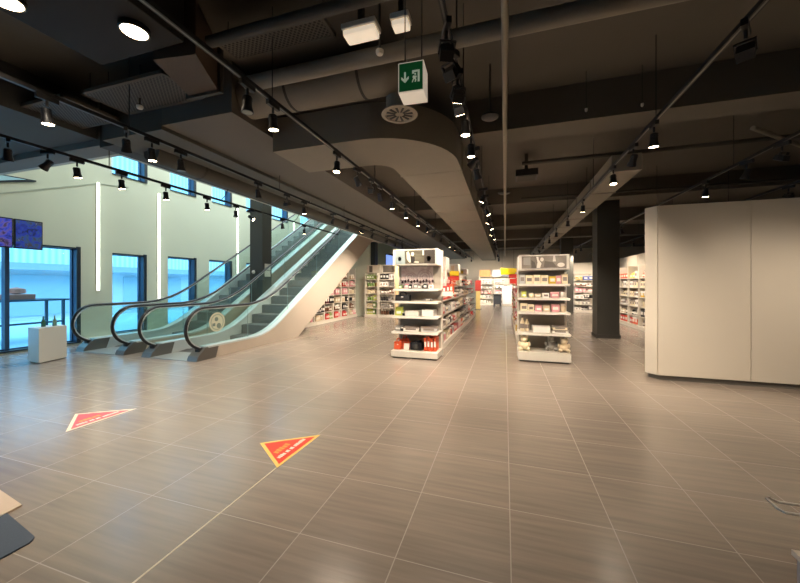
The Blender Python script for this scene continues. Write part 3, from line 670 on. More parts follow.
# ------------------------------------------------------------------ long shelving rows behind the end displays
def row(xa, xb, ya, yb, levels, side, label, H, headers):
    """double sided shelving along Y; goods on the side facing the aisle"""
    r = thing('shelving_row', label, 'shelving', ((xa+xb)/2, ya, 0))
    obj('base', MB().box(xa, xb, ya, yb, 0, .12), M_offw, r)
    xc = (xa+xb)/2
    obj('back_panel', MB().box(xc-.02, xc+.02, ya, yb, .12, H), M_offw, r)
    n = int((yb-ya)/1.25)
    for k in range(n+1):
        y = ya + (yb-ya)*k/n; obj('upright', MB().box(xc-.04, xc+.04, y-.02, y+.02, .1, H), M_offw, r)
    for z in levels:
        obj('shelf', MB().box(xa+.04, xb-.04, ya+.01, yb-.01, z-.03, z), M_offw, r)
    return r
lv = [.12, .45, .78, 1.11, 1.44]
row(-2.16, -1.34, 7.03, 16.0, lv[1:], 1, 'long shelving row behind the left end display', 1.85, None)
row(.28, 1.14, 7.47, 16.0, lv[1:], -1, 'long shelving row behind the right end display', 1.85, None)
kindsA = ['carton', 'jar', 'bottle', 'pouch', 'tin box', 'gift box']
colsL = ['white', 'red', 'grey', 'white', 'pink', 'black', 'cream', 'orange', 'silver', 'red', 'beige', 'white']
for k, z in enumerate(lv):
    c_ = (['red', 'orange', 'pink', 'red'] if k in (3, 4) else colsL)
    fill((-1.46, 7.06), (-1.46, 10.2), z, PI/2, 1, mixer(kindsA, c_ if k != 3 else ['red', 'orange', 'white'], (.09, .2), (.12, .24), .16), '%s shelf of the left aisle row' % ORD[k+1], 'front', 'goods on the left aisle row', .28)
    fill((-1.46, 10.3), (-1.46, 15.8), z, PI/2, 1, mixer(kindsA, colsL, (.18, .34), (.14, .26), .2), '%s shelf of the rear left aisle row' % ORD[k+1], 'front', 'goods on the rear left aisle row', .28)
    fill((.40, 7.5), (.40, 10.2), z, -PI/2, 1, mixer(kindsA, ['white', 'cream', 'white', 'black', 'grey', 'pink', 'beige'], (.09, .2), (.12, .24), .16), '%s shelf of the right aisle row' % ORD[k+1], 'front', 'goods on the right aisle row', .28)
    fill((.40, 10.3), (.40, 15.8), z, -PI/2, 1, mixer(kindsA, ['white', 'red', 'orange', 'cream', 'red', 'pink', 'yellow'], (.18, .34), (.14, .26), .2), '%s shelf of the rear right aisle row' % ORD[k+1], 'front', 'goods on the rear right aisle row', .28)
# side shelf with red boxes at the corner of the left display
sd = thing('side_shelf', 'small white shelf with red boxes at the right corner of the left display', 'shelf', (-1.15, 6.75, 1.30))
obj('board', MB().box(-1.225, -1.0, 6.75, 7.6, 1.27, 1.30), M_offw, sd); obj('front_lip', MB().box(-1.225, -1.0, 6.735, 6.75, 1.25, 1.34), M_white, sd); obj('upright', MB().box(-1.225, -1.19, 7.1, 7.15, 1.30, 1.85), M_offw, sd)
for k, x in enumerate((-1.185, -1.11, -1.04)):
    product('carton', ['red', 'red', 'orange'][k], (.06, .2, .15 + .02*k), (x, 6.9, 1.30), 0, '%s carton on the corner shelf of the left display, %s from the left' % (['red', 'red', 'orange'][k], ORD[k+1]), 'cartons on the corner shelf')
# header boxes on the left row
for k, (y, c, lb) in enumerate([(8.2, 'red', 'white header box with red stripe on the left aisle row, nearest the end display'), (10.4, 'beige', 'tall white header box farther along the left aisle row'), (12.8, 'yellow', 'white header box with yellow card, farthest along the left aisle row')]):
    r = thing('header_box', lb, 'sign', (-1.75, y, 1.85), 'header boxes on the left aisle row')
    obj('box', MB().box(-2.1, -1.38, y, y+.5, 1.85, 2.16 - .05*k, .01), M_white, r)
    obj('printed_stripe', MB().box(-1.60, -1.5, y-.004, y, 1.88, 2.10 - .05*k), mat('stripe_' + c, PAL[c], .5), r)
for k, (x, y, z, c) in enumerate([(-1.38, 9.6, 1.72, 'yellow'), (-1.38, 9.6, 1.60, 'red'), (.26, 12.5, 1.9, 'yellow'), (.26, 12.5, 1.7, 'red'), (.26, 10.2, 1.5, 'red')]):
    lb = ['yellow price card standing out of the left aisle row', 'red price card under the yellow one on the left aisle row', 'yellow price card standing out of the right aisle row', 'red price card under the yellow one on the right aisle row', 'red price card nearest the right end display'][k]
    solo('price_card', MB().box(x-.13, x+.13, y, y+.01, z, z+.14), mat('card_' + c, {'yellow': '#f0d22e', 'red': '#c9372c'}[c], .5), lb, 'card', (x, y, z), 'price cards along the aisle')

# ------------------------------------------------------------------ wall shelving
def bay(name_label, cx, cy, rz, W, D, H, levels, name='shelving_unit', back=M_offw, header=0.0, group=None):
    r = thing(name, name_label, 'shelving', (cx, cy, 0), group, rz)
    def O(n, mb, m_, par=r): return obj(n, mb, m_, par, world=False)
    O('base', MB().box(-W/2, W/2, -D, 0, 0, .12), M_offw)
    O('back_panel', MB().box(-W/2, W/2, -.03, 0, .12, H), back)
    for x in (-W/2, W/2-.03): O('upright', MB().box(x, x+.03, -.42 if D > .42 else -D, 0, .12, H), M_offw)
    for z in levels: O('shelf', MB().box(-W/2+.03, W/2-.03, -D+.05, -.03, z-.025, z), M_offw)
    if header: O('header_board', MB().box(-W/2, W/2, -.12, 0, H, H+header), M_part)
    return r
def bay_goods(cx, cy, rz, W, D, levels, where, frm, group, cols, hmax, w=(.12, .24), kinds=kindsA, run=2, off=.5):
    c_, s_ = math.cos(rz), math.sin(rz)
    T = lambda x, y: (cx + x*c_ - y*s_, cy + x*s_ + y*c_)
    for k, z in enumerate(levels):
        fill(T(-W/2+.04, -D*off), T(W/2-.04, -D*off), z, rz, 1, mixer(kinds, cols[k % len(cols)], w, (hmax*.72, hmax), D*.5, run), '%s shelf, %s' % (ORD[k+1], where), frm, group, hmax)
# under the near escalator, facing the shop (+X), stepping up with the escalator
yy = 9.95
for k in range(6):
    H = min(2.2, (yy-8.25)*SL - .08)
    lvls = [z for z in (.42, .74, 1.06, 1.38, 1.70) if z < H - .12]
    r = bay('white shelving unit under the escalator, %s from the front' % ORD[k+1], -7.0+.0, yy+.35, PI/2, .69, .5, H, lvls, group='stepped shelving under the escalator')
    r.location.x = -7.0
    # front of the unit looks towards +X
    bay_goods(-7.0, yy+.35, PI/2, .69, .5, [.12] + lvls, ['first', 'second', 'third', 'fourth', 'fifth', 'sixth'][k] + ' unit under the escalator', 'front', 'goods under the escalator',
              [['pink', 'red', 'beige', 'green'], ['brown', 'green', 'black', 'maroon'], ['maroon', 'brown', 'beige', 'black'], ['cream', 'pink', 'beige'], ['red', 'pink', 'beige', 'brown'], ['pink', 'beige', 'brown']], .255, (.10, .17), kindsA, 2, .72)
    yy += .70
# facing units at the back left
for k, (cx, W) in enumerate([(-5.75, .62), (-5.02, .78)]):
    r = bay('cream shelving unit at the back left, %s' % ['narrow one beside the escalator shelving', 'wider one with dark bottles'][k], cx, 14.4, 0, W, .42, 1.98, [.42, .74, 1.06, 1.38, 1.70], header=.38, group='facing shelving at the back left')
    obj('header_picture', MB().box(-W*.33, W*.33 - (.25 if k == 0 else 0), -.125, -.12, 2.02, 2.32), mat('header_dark', '#5d554c', .6), r, world=False)
    bay_goods(cx, 14.4, 0, W, .42, [.12, .42, .74, 1.06, 1.38, 1.70], ['narrow back left unit', 'wide back left unit'][k], 'left', 'goods at the back left', [['lime', 'yellow', 'green'], ['lime', 'green', 'cream']] if k == 0 else [['grey', 'black', 'brown'], ['maroon', 'white', 'grey'], ['black', 'pink', 'silver']], .25, (.08, .15), ['bottle', 'jar', 'carton'] if k else ['carton', 'pouch', 'jar'], 3)
solo('post', MB().box(-4.58, -4.42, 13.9, 14.1, 0, 2.45), mat('birch_wood', '#dcbf92', .5, noise=.1, scale=8), 'pale wooden post beside the wide back left shelving', 'post', (-4.5, 14, 0))
# another shelving row glimpsed behind the left end display
r = bay('cream shelving unit right of the wooden post, partly behind the left display', -3.6, 14.4, 0, 1.6, .42, 2.0, [.42, .74, 1.06, 1.38, 1.70], header=.3)
bay_goods(-3.6, 14.4, 0, 1.6, .42, [.12, .42, .74, 1.06, 1.38, 1.70], 'unit right of the post', 'left', 'goods right of the post', [['white', 'pink', 'cream'], ['white', 'red', 'grey']], .25, (.12, .24))
# bluish screen above the back left shelves
bs = thing('backlit_sign', 'pale blue backlit sign above the back left shelving', 'sign', (-5.6, 18.5, 2.3))
obj('frame', MB().box(-6.7, -4.75, 18.5, 18.6, 2.2, 3.26), M_dark, bs); obj('lit_face', MB().prism([(-6.65, 2.25), (-4.8, 2.25), (-4.8, 2.72), (-5.5, 2.95), (-6.65, 3.22)], 'y', 18.48, 18.5), mat('lit_blue', '#9db6e8', .4, emit=.8, emit_color='#8fb0ff'), bs)
# back right facing units
for k, (cx, W, hd) in enumerate([(4.0, 1.05, .62), (5.2, 1.0, .62)]):
    r = bay('white shelving unit far behind the columns, %s' % ['between the two dark columns', 'hidden mostly by the wide column'][k], cx, 19.9, 0, W, .42, 2.0, [.42, .74, 1.06, 1.38, 1.70], header=hd, group='far right shelving')
    bay_goods(cx, 19.9, 0, W, .42, [.12, .42, .74, 1.06, 1.38, 1.70], 'far right unit ' + ['between columns', 'behind the wide column'][k], 'left', 'goods on the far right units', [['grey', 'black', 'white'], ['white', 'silver', 'grey'], ['teal', 'black', 'white'], ['teal', 'pink', 'white'], ['white', 'brown', 'cream'], ['blue', 'yellow', 'lime', 'blue']], .24, (.12, .26))
# shelving along the right side, facing left
for k in range(4):
    cy = 12.4 + k*1.0
    r = bay('white side shelving unit beyond the wide column, %s from the front' % ORD[k+1], 4.62, cy, -PI/2, .98, .45, 2.12, [.42, .74, 1.06, 1.38, 1.70], header=.42, group='side shelving beyond the wide column')
    bay_goods(4.62, cy, -PI/2, .98, .45, [.12, .42, .74, 1.06, 1.38, 1.70], ORD[k+1] + ' side unit past the column', 'left', 'goods on the side shelving', [['orange', 'grey', 'red'], ['grey', 'beige', 'black'], ['cream', 'white'], ['yellow', 'cream', 'white'], ['white', 'cream'], ['white', 'yellow', 'orange']], .24, (.12, .24), kindsA, 2, .6)
# far end of the aisle
for k, (cx, W) in enumerate([(-1.3, 1.0), (-.25, 1.0), (.85, 1.1)]):
    r = bay('far white shelving unit at the end of the aisle, %s' % ['left one', 'middle one', 'right one'][k], cx, 25.2, 0, W, .42, 2.0, [.45, .80, 1.15, 1.50], group='shelving at the end of the aisle')
    bay_goods(cx, 25.2, 0, W, .42, [.12, .45, .80, 1.15, 1.50], ['left', 'middle', 'right'][k] + ' unit at the aisle end', 'left', 'goods at the end of the aisle', [['black', 'grey', 'white'], ['white', 'beige', 'silver'], ['pink', 'white', 'red']], .26, (.16, .3))
for k, (x0, x1, c, lb) in enumerate([(-1.75, -1.0, '#b07f45', 'brown panel sign at the end of the aisle'), (-.85, -.25, '#b7bcc0', 'pale picture panel at the end of the aisle'), (-.2, .4, '#6f7478', 'dark picture panel at the end of the aisle')]):
    solo('sign_panel', MB().box(x0, x1, 24.85, 24.9, 2.02, 2.5), mat('panel%d' % k, c, .5, noise=.3, scale=6), lb, 'sign', (x0, 24.85, 2.02), 'sign panels at the end of the aisle')
ys_ = thing('hanging_sign', 'bright yellow sign hanging over the end of the aisle', 'sign', (.3, 19, 2.1))
obj('panel', MB().box(-.22, .52, 19, 19.03, 2.0, 2.34, .005), mat('sign_yellow', '#f2e21a', .5), ys_)
for x in (-.15, .45): obj('rod', MB().tube([(x, 19.015, 2.34), (x, 19.015, 4.1)], .006, 6), M_black, ys_)
fr = thing('freezer', 'white upright cabinet at the end of the aisle', 'cabinet', (.12, 24.4, 0))
obj('body', MB().box(-.2, .45, 24.2, 24.7, 0, 1.35, .02), M_white, fr); obj('door', MB().box(-.17, .42, 24.18, 24.2, .1, 1.3), mat('cabinet_door', '#dfe6ee', .3), fr)
bx = solo('trolley', MB().box(-.75, -.25, 23.6, 24.1, .12, .75, .02).box(-.8, -.2, 23.55, 24.15, .75, .8).lathe([(.06, 0), (.06, .12)], 10, (-.7, 23.7, 0)).lathe([(.06, 0), (.06, .12)], 10, (-.3, 23.7, 0)).lathe([(.06, 0), (.06, .12)], 10, (-.7, 24.0, 0)).lathe([(.06, 0), (.06, .12)], 10, (-.3, 24.0, 0)), mat('trolley_dark', '#3c3f46', .5), 'dark trolley in front of the far aisle shelving', 'trolley', (-.5, 23.85, 0))
rs = thing('roll_stand', 'yellow and red stand at the left of the far aisle', 'stand', (-1.45, 20, 0))
obj('pole', MB().box(-1.62, -1.38, 20, 20.2, .03, 1.25), mat('stand_cream', '#e6cd84', .5), rs); obj('top_panel', MB().box(-1.66, -1.34, 19.98, 20.0, 1.1, 1.7), mat('stand_red', '#b8413a', .5), rs); obj('foot', MB().box(-1.68, -1.32, 19.95, 20.25, 0, .03), M_dark, rs)

# ------------------------------------------------------------------ ceiling services
def arc(cx, cy, r, a0, a1, n): return [(cx + r*math.cos(a0+(a1-a0)*k/n), cy + r*math.sin(a0+(a1-a0)*k/n)) for k in range(n+1)]
dz0, dz1 = 3.3, 3.75
poly = [(-3.035, 3.86), (-1.75, 3.86)] + arc(-1.75, 4.95, 1.09, -PI/2, 0, 12)[1:] + [(-.66, 26.5), (-1.66, 26.5), (-1.66, 5.05)] + arc(-1.96, 5.05, .3, 0, -PI/2, 6)[1:] + [(-3.035, 4.75)]
md = thing('air_duct', 'wide rectangular air duct bending round and running down the aisle', 'duct', (-1.2, 5, dz0))
obj('duct_body', MB().prism(poly, 'z', dz0, dz1), M_duct, md)
for k in range(14):
    y = 5.4 + k*1.5; obj('flange', MB().box(-1.68, -.64, y-.015, y+.015, dz0-.004, dz1+.01), M_duct, md)
def duct(label, x0, x1, y0, y1, z0, z1, m_=M_duct, name='air_duct', extra=None):
    r = thing(name, label, 'duct', ((x0+x1)/2, y0, z0))
    obj('duct_body', MB().box(x0, x1, y0, y1, z0, z1, .01), m_, r)
    for q in (.1, .5, .9):
        obj('hanging_rod', MB().tube([(x0+.05, y0+(y1-y0)*q, z1-.01), (x0+.05, y0+(y1-y0)*q, 4.1)], .006, 6), M_black, r)
    n = max(2, int(max(x1-x0, y1-y0)/1.4))
    for k in range(1, n):
        if y1-y0 > x1-x0: y = y0+(y1-y0)*k/n; obj('flange', MB().box(x0-.015, x1+.015, y-.015, y+.015, z0-.012, z1+.012), m_, r)
        else: x = x0+(x1-x0)*k/n; obj('flange', MB().box(x-.015, x+.015, y0-.015, y1+.015, z0-.012, z1+.012), m_, r)
    return r
duct('narrow air duct running back above the wide dark column', 1.70, 2.14, 6.4, 26.5, 3.36, 3.64)
duct('black air duct at the upper left behind the round lamp', -3.75, -2.70, -4.8, 2.25, 3.62, 4.05, mat('duct_black', '#1f1c1a', .8))
tr = thing('duct_transition', 'brown perforated duct transition at the upper left', 'duct', (-3.4, 2.6, 3.5))
obj('perforated_body', MB().prism([(-3.1, 2.27), (-2.66, 2.33), (-2.92, 2.82), (-3.32, 2.82)], 'z', 3.56, 4.05), mat('duct_brown', '#4a3b2e', .7, noise=.3, scale=90), tr)
obj('hanging_rod', MB().tube([(-2.9, 2.5, 4.0), (-2.9, 2.5, 4.1)], .01, 6), M_black, tr)
obj('end_flange', MB().box(-3.36, -2.88, 2.82, 2.86, 3.53, 4.08), M_dark, tr)
rd = thing('round_duct', 'round grey duct crossing in front of the bending air duct', 'duct', (-2.2, 3.45, 3.75))
obj('duct_body', MB().lathe([(.22, -3.04), (.22, -1.28), (.2, -1.12), (.12, -1.0)], 24, (0, 3.42, 3.78), 'x'), M_duct, rd, smooth=True)
for q in (-1.5, -2.4): obj('joint_ring', MB().lathe([(.226, q), (.226, q+.03)], 24, (0, 3.42, 3.78), 'x'), M_dark, rd)
rd2 = thing('round_duct', 'round dark duct running along the edge of the atrium', 'duct', (-4.75, 3.2, 3.36))
obj('duct_body', MB().lathe([(.16, 3.6), (.16, 19.5)], 20, (-4.95, 0, 3.44), 'y'), mat('duct_charcoal', '#46443f', .7), rd2, smooth=True)
for k in range(5): obj('hanger', MB().lathe([(.168, 4.4+k*3), (.168, 4.43+k*3)], 20, (-4.95, 0, 3.44), 'y'), M_dark, rd2)
df = thing('ceiling_vent', 'round slotted air outlet beside the exit sign', 'vent', (-1.15, 3.70, 3.42))
obj('plate', MB().lathe([(.19, 3.43), (.205, 3.41), (.205, 3.405), (.165, 3.40), (.16, 3.415), (.01, 3.415)], 28, (-1.14, 3.62, 0)), mat('vent_grey', '#9a9184', .5), df)
bl = MB()
for k in range(12):
    a = 2*PI*k/12; c_, s_ = math.cos(a), math.sin(a)
    bl.prism([(-1.14 + c_*.05 - s_*.012, 3.62 + s_*.05 + c_*.012), (-1.14 + c_*.15 - s_*.022, 3.62 + s_*.15 + c_*.022), (-1.14 + c_*.15 + s_*.004, 3.62 + s_*.15 - c_*.004), (-1.14 + c_*.05 + s_*.004, 3.62 + s_*.05 - c_*.004)], 'z', 3.405, 3.412)
obj('slots', bl, M_black, df)
obj('neck', MB().lathe([(.15, 3.43), (.15, 3.60)], 20, (-1.14, 3.62, 0)), M_duct, df)

def pipe(label, pts, r_, m_=M_duct, name='pipe', hang=()):
    o = thing(name, label, 'pipe', pts[0])
    obj('tube', MB().tube(pts, r_, 12), m_, o, smooth=True)
    for h in hang: obj('hanger_rod', MB().tube([h, (h[0], h[1], 4.1)], .006, 6), M_black, o)
    return o
pipe('thick pipe crossing the ceiling in front of the white emergency lights', [(-2.62, 2.92, 3.62), (9.9, 2.92, 3.62)], .075, M_duct, hang=[(-.4, 2.92, 3.7), (2, 2.92, 3.7), (4.2, 2.92, 3.7)])
pipe('thin straight conduit running down the middle of the ceiling', [(.0, -1, 3.36), (.0, 24, 3.36)], .026, mat('conduit_grey', '#8b8272', .5), hang=[(0, 3.6, 3.36), (0, 7.5, 3.36), (0, 12, 3.36)])
pipe('dark pipe crossing the ceiling above the nearest lights', [(-2.6, 2.42, 3.72), (9.9, 2.42, 3.72)], .05, M_dark)
pipe('slim dark pipe with a capped end, before the narrow duct', [(.30, 6.6, 3.72), (4.6, 6.6, 3.72)], .035, M_dark)
pipe('slim dark pipe farther back across the right ceiling', [(.4, 9.3, 3.72), (8, 9.3, 3.72)], .03, M_dark)
pipe('pale pipe slanting across the upper right ceiling', [(3.2, 5.75, 3.6), (6.5, 8.6, 3.6)], .03, M_duct)
pipe('pipe along the ceiling over the left aisle', [(-2.6, 8, 3.56), (-2.6, 26, 3.56)], .05, M_dark)
# downstand beams
for k, (y0, y1, z) in enumerate([(4.85, 5.30, 3.62), (9.6, 10.0, 3.68), (13.2, 13.6, 3.66), (17.0, 17.4, 3.66), (21, 21.4, 3.66)]):
    struct('beam_cross', MB().box(-.61, 10.0, y0, y1, z, 4.1), M_ceil)
    if k: struct('beam_cross_left', MB().box(-3.05, -1.71, y0, y1, z-.02, 4.1), M_ceil)
# perforated ceiling panels near the camera
for k, (x0, x1, y0, y1, z, lb) in enumerate([(-2.68, -1.52, 2.50, 2.84, 3.82, 'perforated ceiling panel left of the emergency lights'), (-4.7, -3.42, 2.6, 3.12, 3.70, 'perforated ceiling panel left of the brown duct transition'), (-5.9, -4.85, 2.5, 3.12, 3.64, 'perforated ceiling panel at the far left near the windows'), (.2, 1.9, 2.46, 2.84, 3.88, 'perforated ceiling panel right of the middle conduit')]):
    r = thing('ceiling_grille', lb, 'grille', (x0, y0, z), 'perforated ceiling panels')
    obj('sheet', MB().box(x0+.03, x1-.03, y0+.03, y1-.03, z+.004, z+.02), M_grille, r)
    obj('frame', MB().box(x0, x1, y0, y0+.03, z, z+.04).box(x0, x1, y1-.03, y1, z, z+.04).box(x0, x0+.03, y0, y1, z, z+.04).box(x1-.03, x1, y0, y1, z, z+.04), M_ceil, r)
    hg = MB()
    for x in (x0+.05, x1-.05): hg.tube([(x, (y0+y1)/2, z+.02), (x, (y0+y1)/2, 4.1)], .005, 6)
    obj('hanger_rod', hg, M_black, r)

# emergency light boxes, detectors, exit sign
def em(x0, x1, y0, y1, z, lb):
    r = thing('emergency_light', lb, 'emergency light', ((x0+x1)/2, y0, z), 'white emergency lights on the ceiling')
    obj('housing', MB().box(x0, x1, y0, y1, z+.05, z+.1, .012), M_white, r)
    obj('diffuser', MB().box(x0+.01, x1-.01, y0+.01, y1-.01, z, z+.05, .02), mat('em_diffuser', '#f6ead8', .5, emit=.5, emit_color='#ffe9cc'), r)
    obj('ceiling_mount', MB().box((x0+x1)/2-.02, (x0+x1)/2+.02, y0+.05, y1-.05, z+.1, 4.1), M_dark, r)
em(-1.33, -1.02, 2.56, 2.72, 3.6, 'long white emergency light box beside the perforated ceiling panel')
em(-.90, -.74, 2.58, 2.71, 3.6, 'small square white emergency light box left of the exit sign track')
def puck(x, y, z, r_, m_, lb, name='smoke_detector', cat='smoke detector', rod=True):
    r = thing(name, lb, cat, (x, y, z))
    obj('body', MB().lathe([(r_*.35, z), (r_*.8, z+.006), (r_, z+.02), (r_, z+.04)], 18, (x, y, 0)), m_, r, smooth=True)
    obj('mount', MB().tube([(x, y, z+.03), (x, y, 4.1)], min(.012, r_*.3), 8), M_dark, r)
    return r
puck(-1.06, 2.78, 3.52, .035, M_white, 'small white smoke detector below the long emergency light')
puck(-4.15, 2.88, 3.57, .035, M_white, 'small white smoke detector among the dark panels at the upper left')
puck(.95, 4.60, 3.60, .016, M_white, 'tiny white sensor on the plain ceiling left of the hanging floodlight')
puck(1.56, 4.67, 3.60, .016, M_white, 'tiny white sensor on the ceiling near the hanging floodlight track')
puck(-4.4, 6.9, 3.38, .03, M_white, 'small sensor under the grey bulkhead')
puck(-.17, 4.12, 3.45, .10, M_black, 'round black speaker hanging from a rod right of the lights', 'ceiling_speaker', 'speaker')
puck(-.02, 8.3, 3.62, .14, M_black, 'flat black speaker farther along right of the middle conduit', 'ceiling_speaker', 'speaker')
sq = thing('ceiling_speaker', 'square black vent box on the ceiling between the two beams', 'speaker', (.36, 7.2, 3.7))
obj('body', MB().box(.2, .62, 7.0, 7.4, 3.62, 3.75, .01), M_black, sq); obj('grille_face', MB().box(.24, .58, 7.04, 7.36, 3.612, 3.62), M_dark, sq); obj('mount', MB().box(.38, .44, 7.16, 7.24, 3.75, 4.1), M_dark, sq)

ex = thing('exit_sign', 'green and white emergency exit sign hanging from the ceiling', 'exit sign', (-.60, 2.26, 2.82), None, math.radians(3))
ex.location = (-.615, 2.26, 2.80)
def O(n, mb, m_, par=ex): return obj(n, mb, m_, par, world=False)
W_ = .088
O('housing', MB().prism([(-W_, -.06), (W_, -.06), (W_+.0, .10), (-W_, .10)], 'z', 0, .205), mat('sign_white', '#efe6d8', .5, emit=.28, emit_color='#ffeed6'))
fc = O('green_face', MB().box(-W_+.006, W_-.006, -.064, -.06, .008, .197), mat('sign_green', '#1e6a3c', .4, emit=.1, emit_color='#1e7a3f'))
pw = mat('sign_symbol', '#d8e2c8', .4, emit=.2, emit_color='#e2efd2')
def O2(n, mb): return obj(n, mb, pw, fc, world=False)
O2('arrow', MB().prism([(-.046, .135), (-.034, .135), (-.034, .088), (-.014, .105), (-.014, .088), (-.040, .062), (-.066, .088), (-.066, .105), (-.046, .088)], 'y', -.067, -.064))
# door frame outline and running figure
O2('door_symbol', MB().prism([(.010, .14), (.062, .14), (.062, .06), (.048, .06), (.048, .128), (.024, .128), (.024, .118), (.010, .118)], 'y', -.067, -.064))
O2('running_figure', MB().box(.026, .036, -.067, -.064, .108, .12).prism([(.018, .104), (.04, .1), (.042, .092), (.034, .088), (.04, .074), (.034, .06), (.028, .06), (.03, .074), (.022, .084), (.014, .06), (.008, .06), (.018, .088), (.012, .094)], 'y', -.067, -.064))
rr2 = MB()
for x in (-.06, .06): rr2.tube([(x, .02, .205), (x, .02, 1.3)], .004, 6)
O('hanging_rod', rr2, M_black)

# ------------------------------------------------------------------ track lighting
ZT = 3.2
TR = {'a': (-5.60, 1.2, 10.6, 'the track over the escalators'), 'b': (-3.98, -1, 19, 'the track along the atrium edge'), 'c': (-2.09, -1, 24, 'the track left of the exit sign'), 'd': (-.37, -.5, 24, 'the track right of the exit sign'),
      'e': (1.51, .5, 24, 'the track beside the narrow duct'), 'f': (3.2, 2.5, 22, 'the track above the beige partition'), 'g': (4.72, 3, 22, 'the far right track')}
TL = {'a': 'over the escalators, nearest the windows', 'b': 'running along the edge of the atrium', 'c': 'passing left of the exit sign', 'd': 'passing right of the exit sign', 'e': 'running beside the narrow duct', 'f': 'passing over the beige partition', 'g': 'at the far right beyond the partition'}
for k, (x, y0, y1, n) in TR.items():
    r = thing('light_track', 'black ceiling light track ' + TL[k], 'light track', (x, y0, ZT), 'ceiling light tracks')
    obj('rail', MB().box(x-.018, x+.018, y0, y1, ZT, ZT+.035), M_black, r)
    obj('rail_slot', MB().box(x-.006, x+.006, y0+.02, y1-.02, ZT-.002, ZT), mat('slot_grey', '#777470', .4, .5), r)
    if k != 'a':
        y = y0 + 1.05
        while y < y1:
            obj('suspension_wire', MB().tube([(x, y, ZT+.035), (x, y, 4.1)], .005, 6), M_black, r); y += 2.6
    else:
        for y in (1.8, 3.45): obj('suspension_wire', MB().tube([(x, y, ZT+.035), (x, y, 3.6)], .006, 6), M_black, r)
        for y in (5.5, 8, 10.2): obj('suspension_bracket', MB().tube([(x, y, ZT+.02), (-5.5, y, ZT+.1), (-5.4, y, ZC+.01)], .008, 6), M_black, r)

def spot_proto(kind, lit):
    r = empty('track_spotlight', (0, 0, 0))
    def O(n, mb, m_, par=r, **kw): return obj(n, mb, m_, par, world=False, **kw)
    O('adapter', MB().box(-.018, .018, -.08, .08, -.045, 0, .004), M_black)
    O('arm', MB().tube([(0, 0, -.04), (0, 0, -.1)], .011, 8), M_black)
    if kind == 'cyl':
        h = O('head', MB().lathe([(.02, .075), (.042, .07), (.045, .02), (.047, -.03), (.062, -.085), (.062, -.095), (.054, -.095)], 18), M_black, smooth=True)
        O('lens', MB().lathe([(.054, -.09), (.05, -.096), (.01, -.098)], 18), M_lens if lit else M_lensoff, h)
        O('heat_fin', MB().lathe([(.048, .03), (.05, .03), (.05, .036), (.048, .036)], 18).lathe([(.048, .048), (.05, .048), (.05, .054), (.048, .054)], 18), M_black, h)
    else:
        h = O('head', MB().prism([(-.075, -.045), (.075, -.045), (.055, .03), (-.055, .03)], 'x', -.055, .055), M_black)
        O('lens', MB().box(-.046, .046, -.066, .066, -.05, -.045), M_lens if lit else M_lensoff, h)
        O('yoke', MB().box(-.066, -.056, -.015, .015, -.02, .075).box(.056, .066, -.015, .015, -.02, .075).box(-.066, .066, -.015, .015, .067, .075), M_black)
    return r
PROTO = {}
CNT = {}
def spotlight(track, y, kind='cyl', lit=True, tilt=0.0, az=0.0, energy=None):
    x, _, _, n = TR[track]
    lit = bool(lit); key = (kind, lit)
    if key not in PROTO: PROTO[key] = r = spot_proto(kind, lit)
    else: r = copy_tree(PROTO[key])
    r.location = (x, y, ZT)
    for ch in r.children:
        if ch.name.startswith('head') or ch.name.startswith('yoke'):
            ch.scale = (.82, .82, .82)
            ch.location = (0, 0, -.175)
            ch.rotation_euler = (tilt, 0, 0)
    r.rotation_euler = (0, 0, az)
    CNT[track] = CNT.get(track, 0) + 1
    look = {('cyl', True): 'lit black spotlight', ('cyl', False): 'unlit black spotlight', ('flood', True): 'lit square black floodlight', ('flood', False): 'unlit square black floodlight'}[key]
    if tilt and not lit: look = 'tilted ' + look
    tag(r, '%s, %s from front on %s' % (look, ORD[CNT[track]], n), 'spotlight', 'spotlights on ' + n)
    if lit and energy != 0:
        ld = bpy.data.lights.new('spot_beam', 'SPOT'); ld.energy = (energy or 55)*SPOT; ld.color = (1.0, .85, .68)
        ld.spot_size = math.radians(75 if kind == 'flood' else 100); ld.spot_blend = .9; ld.shadow_soft_size = .05
        lo = bpy.data.objects.new('spot_beam', ld); COL.objects.link(lo)
        d = Matrix.Rotation(az, 4, 'Z') @ Matrix.Rotation(tilt, 4, 'X') @ Vector((0, 0, -1))
        p = Vector((x, y, ZT-.175)) + d*.11
        lo.location = p; lo.rotation_euler = d.to_track_quat('-Z', 'Y').to_euler()
SPOT = 2.6
S = spotlight
TA = .35
